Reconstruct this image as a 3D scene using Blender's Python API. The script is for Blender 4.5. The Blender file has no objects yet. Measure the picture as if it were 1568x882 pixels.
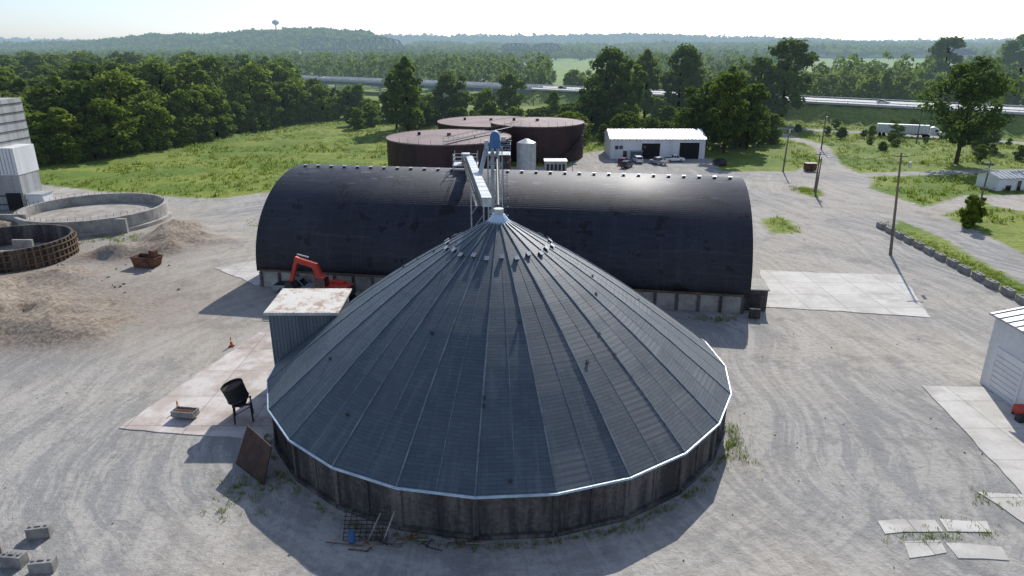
import bpy, math, random
import numpy as np
from mathutils import Vector, Matrix
R=random.Random(7)
rng=np.random.default_rng(5)
scene=bpy.context.scene
COL=scene.collection
rad=math.radians
# ---------------------------------------------------------------- node helper
class NT:
    def __init__(s,name):
        s.mat=bpy.data.materials.new(name); s.mat.use_nodes=True
        s.t=s.mat.node_tree; s.t.nodes.clear()
        s.out=s.t.nodes.new('ShaderNodeOutputMaterial')
    def n(s,ty,**k):
        a=s.t.nodes.new(ty)
        for q,v in k.items(): setattr(a,q,v)
        return a
    def set(s,inp,v):
        if isinstance(v,bpy.types.NodeSocket): s.t.links.new(v,inp)
        elif isinstance(v,(tuple,list)):
            v=tuple(v)
            if inp.type=='RGBA' and len(v)==3: v=v+(1,)
            inp.default_value=v
        else: inp.default_value=v
    def math(s,op,a,b=0.0,c=None,clamp=False):
        m=s.n('ShaderNodeMath',operation=op,use_clamp=clamp)
        s.set(m.inputs[0],a); s.set(m.inputs[1],b)
        if c is not None: s.set(m.inputs[2],c)
        return m.outputs[0]
    def vmul(s,v,k):
        m=s.n('ShaderNodeVectorMath',operation='MULTIPLY'); s.set(m.inputs[0],v); s.set(m.inputs[1],k); return m.outputs[0]
    def vadd(s,v,k):
        m=s.n('ShaderNodeVectorMath',operation='ADD'); s.set(m.inputs[0],v); s.set(m.inputs[1],k); return m.outputs[0]
    def mix(s,f,a,b,bt='MIX'):
        m=s.n('ShaderNodeMix',data_type='RGBA',blend_type=bt)
        s.set(m.inputs[0],f); s.set(m.inputs[6],a); s.set(m.inputs[7],b); return m.outputs[2]
    def pos(s): return s.n('ShaderNodeNewGeometry').outputs['Position']
    def sep(s,v):
        m=s.n('ShaderNodeSeparateXYZ'); s.set(m.inputs[0],v); return m.outputs
    def comb(s,x,y,z=0.0):
        m=s.n('ShaderNodeCombineXYZ'); s.set(m.inputs[0],x); s.set(m.inputs[1],y); s.set(m.inputs[2],z); return m.outputs[0]
    def noise(s,v,sc,det=4,ro=0.55,dist=0.0):
        m=s.n('ShaderNodeTexNoise'); s.set(m.inputs['Vector'],v); m.inputs['Scale'].default_value=sc
        m.inputs['Detail'].default_value=det; m.inputs['Roughness'].default_value=ro; m.inputs['Distortion'].default_value=dist
        return m.outputs[0]
    def ss(s,v,a,b,lo=0.0,hi=1.0):
        m=s.n('ShaderNodeMapRange',interpolation_type='SMOOTHSTEP'); s.set(m.inputs[0],v)
        for i,q in enumerate((a,b,lo,hi)): m.inputs[1+i].default_value=q
        return m.outputs[0]
    def attr(s,nm): return s.n('ShaderNodeAttribute',attribute_name=nm).outputs['Fac']
    def uv(s): return s.n('ShaderNodeUVMap',uv_map='UVMap').outputs[0]
    def bump(s,h,strength=0.5,dist=0.05):
        b=s.n('ShaderNodeBump'); b.inputs['Strength'].default_value=strength; b.inputs['Distance'].default_value=dist
        s.set(b.inputs['Height'],h); return b.outputs[0]
    def pr(s,col,rough=0.8,metal=0.0,nrm=None,spec=0.4):
        p=s.n('ShaderNodeBsdfPrincipled'); s.set(p.inputs['Base Color'],col); s.set(p.inputs['Roughness'],rough)
        s.set(p.inputs['Metallic'],metal); p.inputs['Specular IOR Level'].default_value=spec
        if nrm is not None: s.set(p.inputs['Normal'],nrm)
        return p.outputs[0]
    def fin(s,sh,painted_haze=False):
        if painted_haze:
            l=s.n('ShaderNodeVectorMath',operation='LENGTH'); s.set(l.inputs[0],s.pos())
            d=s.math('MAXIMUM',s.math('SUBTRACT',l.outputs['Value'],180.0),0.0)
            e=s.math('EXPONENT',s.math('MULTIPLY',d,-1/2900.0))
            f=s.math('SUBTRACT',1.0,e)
            em=s.n('ShaderNodeEmission'); em.inputs[0].default_value=(0.38,0.52,0.66,1); em.inputs[1].default_value=1.0  # airlight painted in: surfaces blend into a bluish glow with distance
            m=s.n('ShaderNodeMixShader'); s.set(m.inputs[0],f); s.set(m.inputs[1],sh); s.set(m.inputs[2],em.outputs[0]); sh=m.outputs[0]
        s.t.links.new(sh,s.out.inputs[0]); return s.mat

def simple(name,c1,c2=None,sc=1.0,rough=0.7,metal=0.0,streak=False,bump=0.0,lo=0.35,hi=0.65,painted_haze=False,spec=0.4):
    t=NT(name); p=t.pos()
    if c2 is None: c2=tuple(x*0.7 for x in c1)
    v=t.vmul(p,(1,1,0.12)) if streak else p
    a=t.noise(v,sc,4,0.65); b=t.noise(p,sc*6,2,0.6)
    f=t.ss(t.math('ADD',t.math('MULTIPLY',a,0.75),t.math('MULTIPLY',b,0.25)),lo,hi)
    col=t.mix(f,c2,c1)
    return t.fin(t.pr(col,rough,metal,t.bump(b,bump,0.03) if bump else None,spec),painted_haze)

M={}
M['concrete']=simple('concrete_weathered',(0.42,0.40,0.36),(0.25,0.23,0.21),0.5,0.9,bump=0.3)
M['concwall']=simple('concrete_stained_wall',(0.18,0.16,0.145),(0.045,0.040,0.037),0.6,0.9,streak=True,bump=0.4,lo=.4,hi=.68)
def slabmat(name,c1,c2,c3,joint):
    t=NT(name); p=t.pos(); a=t.noise(p,0.30,4,0.65); f=t.noise(p,2.5,4,0.7)
    c=t.mix(t.ss(a,0.38,0.62),c2,c1); c=t.mix(t.ss(t.noise(t.vadd(p,(9,4,0)),0.16,4,0.7),0.5,0.66,0,0.7),c,c3)
    c=t.mix(t.ss(f,0.5,0.75,0,0.4),c,c3)
    br=t.n('ShaderNodeTexBrick',offset=0.0); t.set(br.inputs['Vector'],t.vadd(p,(1.3,.7,0))); br.inputs['Scale'].default_value=1.0
    br.inputs['Brick Width'].default_value=joint; br.inputs['Row Height'].default_value=joint; br.inputs['Mortar Size'].default_value=0.035
    br.inputs['Color1'].default_value=(1,1,1,1); br.inputs['Color2'].default_value=(.93,.93,.93,1); br.inputs['Mortar'].default_value=(.5,.48,.45,1)
    c=t.mix(1.0,c,br.outputs['Color'],'MULTIPLY')
    return t.fin(t.pr(c,0.85,0,t.bump(f,0.25,0.02),0.3))
M['slab']=slabmat('concrete_slab',(0.60,0.575,0.53),(0.50,0.475,0.43),(0.37,0.34,0.31),4.6)
M['slabpink']=slabmat('concrete_slab_stained',(0.62,0.575,0.53),(0.47,0.40,0.35),(0.31,0.24,0.20),5.1)
M['rust']=simple('rusty_steel',(0.20,0.085,0.045),(0.06,0.035,0.028),1.5,0.8,bump=0.3)
M['rustdark']=simple('rusty_plate',(0.085,0.045,0.032),(0.035,0.024,0.02),1.2,0.8,bump=0.3)
M['tankwall']=simple('tank_dark_steel',(0.050,0.022,0.022),(0.018,0.010,0.011),0.25,0.55,streak=True)
M['tanktop']=simple('tank_roof_steel',(0.25,0.175,0.165),(0.15,0.105,0.10),0.12,0.75)
M['galv']=simple('galvanised_steel',(0.50,0.52,0.53),(0.34,0.36,0.37),1.0,0.5,0.3)
M['darksteel']=simple('dark_steel',(0.06,0.06,0.065),(0.03,0.028,0.028),2.0,0.6,0.3)
M['black']=simple('black_rubber',(0.02,0.02,0.02),(0.012,0.012,0.012),2.0,0.8)
M['glass']=simple('window_glass',(0.02,0.028,0.035),(0.015,0.02,0.025),1.0,0.12,spec=0.8)
M['white']=simple('white_painted_metal',(0.80,0.80,0.79),(0.68,0.68,0.67),0.3,0.5)
M['whitewall']=simple('white_siding',(0.76,0.76,0.75),(0.62,0.62,0.61),0.4,0.6,streak=True)
M['blue']=simple('blue_paint',(0.07,0.19,0.38),(0.05,0.13,0.27),1.0,0.5)
M['bluegrey']=simple('blue_grey_siding',(0.13,0.16,0.185),(0.085,0.105,0.125),0.6,0.6,streak=True)
M['rimblue']=simple('rim_flashing',(0.50,0.62,0.72),(0.30,0.40,0.48),0.6,0.45,0.1)
M['red']=simple('excavator_red_paint',(0.62,0.06,0.03),(0.42,0.04,0.022),1.0,0.5)
M['orange']=simple('cone_orange',(0.75,0.14,0.03),(0.6,0.1,0.03),1.0,0.6)
M['wood']=simple('weathered_wood',(0.20,0.13,0.08),(0.10,0.065,0.04),1.0,0.9,streak=True)
M['pole']=simple('pole_wood',(0.22,0.18,0.14),(0.13,0.10,0.08),1.0,0.9,streak=True)
M['bark']=simple('tree_bark',(0.10,0.08,0.06),(0.05,0.04,0.03),2.0,0.95)
M['plant']=simple('plant_grey_cladding',(0.46,0.46,0.45),(0.30,0.29,0.28),0.5,0.7,streak=True)
M['asphalt']=simple('highway_pavement',(0.56,0.55,0.53),(0.48,0.47,0.45),0.3,0.85,painted_haze=True)
M['parapet']=simple('highway_parapet',(0.68,0.67,0.65),(0.56,0.55,0.53),0.3,0.85,painted_haze=True)
M['bridgedark']=simple('bridge_girder',(0.18,0.23,0.27),(0.12,0.155,0.18),0.2,0.8,painted_haze=True)
M['carw']=simple('car_paint_white',(0.80,0.80,0.80),(0.75,0.75,0.75),1,0.25)
M['card']=simple('car_paint_dark',(0.03,0.035,0.045),(0.025,0.03,0.035),1,0.2)
M['carr']=simple('car_paint_maroon',(0.16,0.02,0.025),(0.12,0.016,0.02),1,0.2)
M['cars']=simple('car_paint_silver',(0.45,0.47,0.5),(0.4,0.42,0.45),1,0.25,0.5)
M['patchroof']=simple('rust_patched_roof',(0.66,0.63,0.57),(0.40,0.27,0.19),0.8,0.7,lo=0.36,hi=0.52)
M['blockdark']=simple('block_concrete',(0.32,0.31,0.29),(0.18,0.17,0.16),1.2,0.9,bump=0.3)
M['gravelfill']=simple('gravel_fill',(0.40,0.37,0.32),(0.24,0.215,0.19),0.5,0.95,bump=0.5)

def leafmat(name,c1,c2,tr=0.35):
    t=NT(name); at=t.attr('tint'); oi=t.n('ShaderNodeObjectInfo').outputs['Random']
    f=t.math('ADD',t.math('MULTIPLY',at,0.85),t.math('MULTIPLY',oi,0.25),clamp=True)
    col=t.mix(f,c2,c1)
    col=t.mix(t.math('MULTIPLY',oi,0.4),col,(0.14,0.155,0.03))
    d=t.n('ShaderNodeBsdfDiffuse'); t.set(d.inputs[0],col)
    tn=t.n('ShaderNodeBsdfTranslucent'); t.set(tn.inputs[0],t.mix(0.5,col,(0.20,0.29,0.035)))
    m=t.n('ShaderNodeMixShader'); m.inputs[0].default_value=tr
    t.set(m.inputs[1],d.outputs[0]); t.set(m.inputs[2],tn.outputs[0])
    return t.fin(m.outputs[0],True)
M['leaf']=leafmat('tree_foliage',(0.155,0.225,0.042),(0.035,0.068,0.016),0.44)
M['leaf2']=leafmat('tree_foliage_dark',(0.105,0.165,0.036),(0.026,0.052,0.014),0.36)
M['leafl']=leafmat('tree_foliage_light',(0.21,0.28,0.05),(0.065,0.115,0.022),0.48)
M['weed']=leafmat('weed_leaves',(0.28,0.32,0.065),(0.12,0.18,0.03),0.5)

# ---------------------------------------------------------------- mesh builder
def TR(x,y,z=0,rz=0): return Matrix.Translation((x,y,z))@Matrix.Rotation(rz,4,'Z')
class MB:
    def __init__(s): s.v=[];s.f=[];s.m=[];s.mats=[]
    def mi(s,k):
        m=M[k] if isinstance(k,str) else k
        if m not in s.mats: s.mats.append(m)
        return s.mats.index(m)
    def add(s,vs,fs,mat,X=None):
        o=len(s.v); i=s.mi(mat)
        for v in vs:
            v=Vector(v)
            if X is not None: v=X@v
            s.v.append(v)
        for f in fs: s.f.append([q+o for q in f]); s.m.append(i)
    def box(s,c,sz,mat,X=None,top=(1,1)):
        hx,hy,hz=sz[0]/2,sz[1]/2,sz[2]/2
        vs=[]
        for z,(a,b) in ((-hz,(1,1)),(hz,top)):
            for x,y in ((-1,-1),(1,-1),(1,1),(-1,1)): vs.append((c[0]+x*hx*a,c[1]+y*hy*b,c[2]+z))
        s.add(vs,[(3,2,1,0),(4,5,6,7),(0,1,5,4),(1,2,6,5),(2,3,7,6),(3,0,4,7)],mat,X)
    def cyl(s,p0,p1,r0,r1,mat,n=12,X=None,caps=True):
        p0=Vector(p0);p1=Vector(p1);d=(p1-p0).normalized()
        a=d.orthogonal().normalized();b=d.cross(a)
        vs=[];fs=[]
        for p,r in ((p0,r0),(p1,r1)):
            for i in range(n):
                t=2*math.pi*i/n; vs.append(p+(a*math.cos(t)+b*math.sin(t))*r)
        for i in range(n): fs.append((i,(i+1)%n,n+(i+1)%n,n+i))
        if caps: fs.append(tuple(range(n-1,-1,-1))); fs.append(tuple(range(n,2*n)))
        s.add(vs,fs,mat,X)
    def beam(s,p0,p1,w,h,mat,X=None):
        p0=Vector(p0);p1=Vector(p1);d=(p1-p0).normalized()
        a=d.cross(Vector((0,0,1)))
        if a.length<1e-3: a=Vector((1,0,0))
        a.normalize(); b=a.cross(d)
        vs=[]
        for p in (p0,p1):
            for x,y in ((-1,-1),(1,-1),(1,1),(-1,1)): vs.append(p+a*x*w/2+b*y*h/2)
        s.add(vs,[(3,2,1,0),(4,5,6,7),(0,1,5,4),(1,2,6,5),(2,3,7,6),(3,0,4,7)],mat,X)
    def prism(s,pts,y0,y1,mat,X=None,inset=None):
        n=len(pts);vs=[(x,y0,z) for x,z in pts]+[(x,y1,z) for x,z in pts]
        fs=[tuple(range(n)),tuple(range(2*n-1,n-1,-1))]+[((i+1)%n,i,n+i,n+(i+1)%n) for i in range(n)]
        s.add(vs,fs,mat,X)
    def ring(s,c,ri,ro,z0,z1,mat,n=48):
        vs=[];fs=[]
        for r,z in ((ro,z0),(ro,z1),(ri,z1),(ri,z0)):
            for i in range(n):
                t=2*math.pi*i/n; vs.append((c[0]+r*math.cos(t),c[1]+r*math.sin(t),z))
        for k in range(3):
            for i in range(n): fs.append((k*n+i,k*n+(i+1)%n,(k+1)*n+(i+1)%n,(k+1)*n+i))
        s.add(vs,fs,mat)
    def obj(s,name,parent=None,bevel=0,smooth=False):
        me=bpy.data.meshes.new(name); me.from_pydata([tuple(v) for v in s.v],[],s.f)
        for m in s.mats: me.materials.append(m)
        me.polygons.foreach_set('material_index',s.m)
        if smooth: me.polygons.foreach_set('use_smooth',[True]*len(s.f))
        me.update(); o=bpy.data.objects.new(name,me); COL.objects.link(o)
        if parent: o.parent=parent
        if bevel:
            b=o.modifiers.new('bevel','BEVEL'); b.width=bevel; b.segments=2; b.limit_method='ANGLE'
        return o
def empty(name,loc=(0,0,0)):
    o=bpy.data.objects.new(name,None); COL.objects.link(o); o.location=loc; return o
def uvmesh(name,verts,faces,uvs,mat,parent=None,smooth=False):
    me=bpy.data.meshes.new(name); me.from_pydata([tuple(v) for v in verts],[],faces)
    l=me.uv_layers.new(name='UVMap'); i=0
    for f in uvs:
        for q in f: l.data[i].uv=q; i+=1
    me.materials.append(mat)
    if smooth: me.polygons.foreach_set('use_smooth',[True]*len(faces))
    me.update(); o=bpy.data.objects.new(name,me); COL.objects.link(o)
    if parent: o.parent=parent
    return o
def npmesh(name,V,Q,mats,mi=None,attrs=None):
    me=bpy.data.meshes.new(name); V=np.asarray(V,dtype=np.float32); Q=np.asarray(Q,dtype=np.int32)
    me.vertices.add(len(V)); me.vertices.foreach_set('co',V.ravel())
    me.loops.add(Q.size); me.loops.foreach_set('vertex_index',Q.ravel())
    me.polygons.add(len(Q)); me.polygons.foreach_set('loop_start',np.arange(len(Q),dtype=np.int32)*4)
    for m in mats: me.materials.append(m)
    if mi is not None: me.polygons.foreach_set('material_index',np.asarray(mi,dtype=np.int32))
    if attrs:
        for k,a in attrs.items():
            at=me.attributes.new(k,'FLOAT','POINT'); at.data.foreach_set('value',np.asarray(a,dtype=np.float32))
    me.update(calc_edges=True); return me
def vnoise(x,y,s,seed=0):
    x=x/s;y=y/s;xi=np.floor(x);yi=np.floor(y);fx=x-xi;fy=y-yi
    fx=fx*fx*(3-2*fx);fy=fy*fy*(3-2*fy)
    h=lambda a,b:np.modf(np.abs(np.sin(a*127.1+b*311.7+seed*17.3)*43758.5453))[0]
    return (h(xi,yi)*(1-fx)+h(xi+1,yi)*fx)*(1-fy)+(h(xi,yi+1)*(1-fx)+h(xi+1,yi+1)*fx)*fy

# ---------------------------------------------------------------- camera, sun, sky
cam=bpy.data.cameras.new('camera'); cam.lens=24.34; cam.sensor_width=36; cam.clip_start=0.5; cam.clip_end=20000
co=bpy.data.objects.new('camera',cam); COL.objects.link(co); co.location=(0,0,30); co.rotation_euler=(rad(70.5),0,0); scene.camera=co
SAZ=17.0; SEL=35.0
sun=bpy.data.lights.new('sun','SUN'); sun.energy=5.0; sun.angle=rad(0.5); sun.color=(1.0,0.96,0.90)
so=bpy.data.objects.new('sun',sun); COL.objects.link(so)
sd=Vector((math.sin(rad(SAZ))*math.cos(rad(SEL)),math.cos(rad(SAZ))*math.cos(rad(SEL)),math.sin(rad(SEL))))
so.rotation_euler=(-sd).to_track_quat('-Z','Y').to_euler(); so.location=(0,0,100)
w=bpy.data.worlds.new('World'); scene.world=w; w.use_nodes=True; wt=w.node_tree
bg=wt.nodes['Background']; sk=wt.nodes.new('ShaderNodeTexSky'); sk.sky_type='NISHITA'; sk.sun_disc=False
sk.sun_elevation=rad(SEL); sk.sun_rotation=rad(SAZ); sk.dust_density=0.6; sk.air_density=1.0; sk.ozone_density=3.0
hs=wt.nodes.new('ShaderNodeHueSaturation'); hs.inputs['Saturation'].default_value=0.60
mx=wt.nodes.new('ShaderNodeMix'); mx.data_type='RGBA'; mx.blend_type='MULTIPLY'; mx.inputs[0].default_value=1; mx.inputs[7].default_value=(0.92,1.02,1.20,1)
wt.links.new(sk.outputs[0],hs.inputs['Color']); wt.links.new(hs.outputs[0],mx.inputs[6]); wt.links.new(mx.outputs[2],bg.inputs[0]); bg.inputs[1].default_value=0.132
scene.view_settings.view_transform='Standard'; scene.view_settings.look='None'; scene.view_settings.exposure=0

# ---------------------------------------------------------------- ground
def sdpoly(X,Y,P):
    P=np.array(P,float); n=len(P); d=np.full(X.shape,1e9); ins=np.zeros(X.shape,bool)
    for i in range(n):
        a=P[i];b=P[(i+1)%n];e=b-a
        t=np.clip(((X-a[0])*e[0]+(Y-a[1])*e[1])/(e@e),0,1)
        d=np.minimum(d,np.hypot(X-a[0]-t*e[0],Y-a[1]-t*e[1]))
        c=((a[1]>Y)!=(b[1]>Y))
        with np.errstate(divide='ignore',invalid='ignore'):
            xx=(b[0]-a[0])*(Y-a[1])/(b[1]-a[1]+1e-12)+a[0]
        ins^=c&(X<xx)
    return np.where(ins,d,-d)
def sdline(X,Y,P,w):
    d=np.full(X.shape,1e9)
    for a,b in zip(P[:-1],P[1:]):
        a=np.array(a,float);b=np.array(b,float);e=b-a
        t=np.clip(((X-a[0])*e[0]+(Y-a[1])*e[1])/(e@e),0,1)
        d=np.minimum(d,np.hypot(X-a[0]-t*e[0],Y-a[1]-t*e[1]))
    return w/2-d
HWY=[(-700,800),(-400,650),(-174,515),(2,395),(80,338),(156,277),(196,240),(300,140)]
HZ=7.5
def geo(a,b,s0,g):
    o=[];x=a;s=s0
    while x<b: x+=s; s*=g; o.append(x)
    return np.array(o)
xd=np.arange(-112,112.1,0.9); xr=geo(112.3,9000,1.4,1.07); xs=np.concatenate([-xr[::-1],xd,xr])
yd=np.arange(24,215.1,0.9); yr=geo(215.5,12000,1.3,1.055); yl=geo(0,150,2,1.2); ys=np.concatenate([(24-yl)[::-1],yd,yr])
GX,GY=np.meshgrid(xs,ys)
G1=[(-170,148),(-128,158),(-105,154),(-80,143),(-60,139),(-51,147),(-33,163),(-31,178),(14,178),(20,200),(26,206),(55,192),(52,172),(70,171),(78,182),(86,180),(84,160),(78,150),(79,142),(80,130),(78,105),(75,90),(74,70),(75,-140),(-300,-140),(-300,130)]
LINES=(([(82,166),(110,170),(160,176),(260,200)],5),([(82,176),(95,215),(92,262)],4.5),([(60,268),(92,266),(130,247),(165,220),(240,170)],7),
           ([(79,128),(95,140),(120,142),(170,150)],5),([(100,133),(110,128),(140,130)],12))
ISL=([(63.8,115),(69.5,121),(70.3,110),(68.3,95),(67.6,85),(67.3,60),(63.2,60),(63.4,80),(64,100)],
          [(60.5,144),(62,150),(65,152),(66.5,147),(65,142),(62,141)],
          [(43,112),(45,122),(49,124),(50,119),(48,112)],[(-45,117),(-42,123),(-38,122),(-41,116)])
grav=sdpoly(GX,GY,G1)
for P in ISL: grav=np.minimum(grav,-sdpoly(GX,GY,P))
for L,wd in LINES: grav=np.maximum(grav,sdline(GX,GY,L,wd))
hz=np.zeros(GX.shape)
def gau(cx,cy,sx,sy,h): return h*np.exp(-((GX-cx)/sx)**2-((GY-cy)/sy)**2)
mound=gau(-58,74,8,5,2.0)+gau(-70,80,8,5,2.8)+gau(-67,69,9,5,2.3)+gau(-53,103,4,4,2.0)+gau(-60,99,4,3,1.6)+gau(-87,111,8,6,2)+gau(-56,112,3,6,1.8)+gau(-62,89,4,3,1.3)+gau(-80,88,8,3,2)+gau(-49,107,4,3,1.3)+gau(-48,70,5,4,.8)
mound=mound*(0.15+1.1*vnoise(GX,GY,2.8,3)+.6*vnoise(GX,GY,1.3,13))
hz+=mound
dh=-(sdline(GX,GY,HWY,0))
hz+=np.where(GX>10,1,np.clip((GX+40)/50,0,1))*np.clip((20-dh)/9,0,1)*(HZ-1.0)*np.clip((900-GY)/200,0,1)
hz+=np.clip(-grav/12,0,1)*(vnoise(GX,GY,9,1)-.5)*1.0*np.clip((400-GY)/100,0,1)
hz+=np.clip((vnoise(GX,GY,14,8)-.5),-1,1)*0.06
n0,n1=GX.shape
idx=np.arange(n0*n1).reshape(n0,n1)
Q=np.stack([idx[:-1,:-1],idx[:-1,1:],idx[1:,1:],idx[1:,:-1]],-1).reshape(-1,4)
def groundmat():
    t=NT('ground_gravel_and_grass'); p=t.pos(); g=t.attr('gravel'); dm=t.attr('dirt')
    xyz=t.sep(p)
    big=t.noise(p,0.035,3,0.6); mid=t.noise(p,0.20,4,0.75); fine=t.noise(p,2.0,4,0.75); vf=t.noise(p,9.0,2,0.7)
    dx=t.math('ADD',xyz[0],1.1); dy=t.math('SUBTRACT',xyz[1],55.9)
    r=t.math('SQRT',t.math('ADD',t.math('MULTIPLY',dx,dx),t.math('MULTIPLY',dy,dy)))
    th=t.math('ARCTAN2',dy,dx)
    rw=t.math('ADD',r,t.math('MULTIPLY',big,10.0))
    st1=t.noise(t.comb(t.math('MULTIPLY',rw,0.8),t.math('MULTIPLY',th,2.2),0.0),1.0,5,0.75)
    xw=t.math('ADD',t.math('ADD',xyz[0],t.math('MULTIPLY',xyz[1],0.16)),t.math('MULTIPLY',t.noise(t.vadd(p,(50,9,0)),0.03,1,0.5),26.0))
    st2=t.noise(t.comb(t.math('MULTIPLY',xw,0.8),t.math('MULTIPLY',xyz[1],0.05),7.0),1.0,5,0.75)
    wr=t.ss(xyz[0],-30,25)
    s=t.math('ADD',t.math('MULTIPLY',st1,t.ss(wr,0,1,0.6,0.4)),t.math('MULTIPLY',st2,t.ss(wr,0,1,0.4,0.6)))
    s=t.ss(s,0.43,0.58)
    q=t.noise(t.comb(t.math('MULTIPLY',rw,0.13),t.math('MULTIPLY',th,0.9),3.0),1.0,0,0.4)
    def ln(q,lv,wd):
        f=t.math('ABSOLUTE',t.math('SUBTRACT',t.math('FRACT',t.math('MULTIPLY',q,lv)),0.5)); return t.ss(f,0.02,wd,1.0,0.0)
    q2=t.noise(t.comb(t.math('MULTIPLY',xw,0.13),t.math('MULTIPLY',xyz[1],0.016),11.0),1.0,0,0.4)
    ru=t.math('MAXIMUM',t.math('MULTIPLY',ln(q,15.0,0.10),t.ss(mid,0.40,0.52)),t.math('MULTIPLY',ln(q2,15.0,0.10),t.ss(mid,0.58,0.46)))
    ru=t.math('MULTIPLY',ru,t.ss(fine,0.40,0.60,0.15,1.0))
    c=t.mix(t.ss(big,0.40,0.60),(0.275,0.27,0.258),(0.385,0.350,0.30))
    c=t.mix(t.ss(s,0.0,1.0,0,0.62),c,(0.485,0.455,0.405))
    c=t.mix(t.ss(mid,0.50,0.68,0,0.60),c,(0.205,0.198,0.188))
    c=t.mix(t.math('MULTIPLY',ru,0.30),c,(0.20,0.18,0.16))
    c=t.mix(t.ss(fine,0.45,0.72,0,0.42),c,(0.18,0.17,0.155))
    c=t.mix(t.ss(vf,0.55,0.8,0,0.45),c,(0.55,0.53,0.49))
    dirt=t.mix(t.ss(fine,.35,.65),(0.15,0.118,0.09),(0.33,0.275,0.215))
    c=t.mix(t.math('MULTIPLY',dm,t.ss(mid,0.2,0.6,0.6,1.0),clamp=True),c,dirt)
    gn=t.noise(p,0.045,4,0.65); gf=t.noise(p,0.9,4,0.8)
    gc=t.mix(t.ss(gn,0.40,0.60),(0.135,0.205,0.038),(0.245,0.285,0.06))
    gc=t.mix(t.ss(gf,0.40,0.68,0,0.72),gc,(0.062,0.105,0.022))
    gc=t.mix(t.ss(mid,0.55,0.70,0,0.5),gc,(0.33,0.30,0.13))
    far=t.ss(xyz[1],380,650)
    gc=t.mix(far,gc,t.mix(t.ss(big,0.4,0.6),(0.18,0.27,0.065),(0.24,0.31,0.09)))
    m=t.ss(t.math('ADD',g,t.math('MULTIPLY',t.math('SUBTRACT',t.noise(p,0.5,4,0.75),0.5),5.0)),-0.7,0.7)
    col=t.mix(m,gc,c)
    bh=t.noise(p,1.6,4,0.8)
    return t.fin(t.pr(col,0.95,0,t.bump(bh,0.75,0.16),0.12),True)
me=npmesh('ground',np.stack([GX,GY,hz],-1).reshape(-1,3),Q,[groundmat()],attrs={'gravel':np.clip(grav,-8,8).ravel(),'dirt':np.clip(mound*1.2+ gau(-57,78,22,13,.9)+gau(-78,100,20,20,.5),0,1).ravel()})
me.polygons.foreach_set('use_smooth',np.ones(len(Q),bool)); COL.objects.link(bpy.data.objects.new('ground',me))

# ---------------------------------------------------------------- slabs
def slab(name,pts,mat,z=0.05,jag=0):
    q=[]
    n=len(pts)
    for i in range(n):
        a=pts[i];c=pts[(i+1)%n]; k=max(1,int(math.dist(a,c)/1.1)) if jag else 1
        for j in range(k):
            t=j/k; q.append((a[0]+(c[0]-a[0])*t+R.uniform(-jag,jag),a[1]+(c[1]-a[1])*t+R.uniform(-jag,jag)))
    b=MB(); n=len(q)
    b.add([(x,y,z+.03) for x,y in q]+[(x,y,-.3) for x,y in q],[tuple(range(n))]+[((i+1)%n,i,n+i,n+(i+1)%n) for i in range(n)],mat)
    return b.obj(name)
slab('concrete_pad',[(30,77.9),(39,76.3),(48.4,74.4),(53.3,89.9),(43,90.8),(34.7,92)],'slab',jag=.12)
slab('loading_slab',[(-32.5,49.9),(-24,48.8),(-17,48),(-17,70),(-27.8,69.8),(-29.6,62)],'slabpink',jag=.12)
slab('garage_apron',[(38,57.4),(36.9,48.2),(36,41),(43.6,38),(43.6,57.2)],'slab',jag=.12)
for pts in ([(24.3,38.3),(28.2,38.4),(28.0,37.2),(24.2,37.0)],[(28.5,38.4),(31.5,38.2),(31.2,37.0),(28.4,37.1)],
            [(24.9,36.2),(27.3,36.4),(27.2,35.2),(24.6,34.8)],[(27.6,36.2),(30.9,35.8),(30.6,34.6),(27.6,34.7)],
            [(33,41.3),(37,41),(36.5,38),(34.2,37.2)]):
    slab('broken_slab',pts,'slab',R.uniform(.01,.04),.1)
slab('barn_apron',[(-42,93),(-33.2,85.6),(-33,94),(-37,97)],'slab',0.03,.12)

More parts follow.
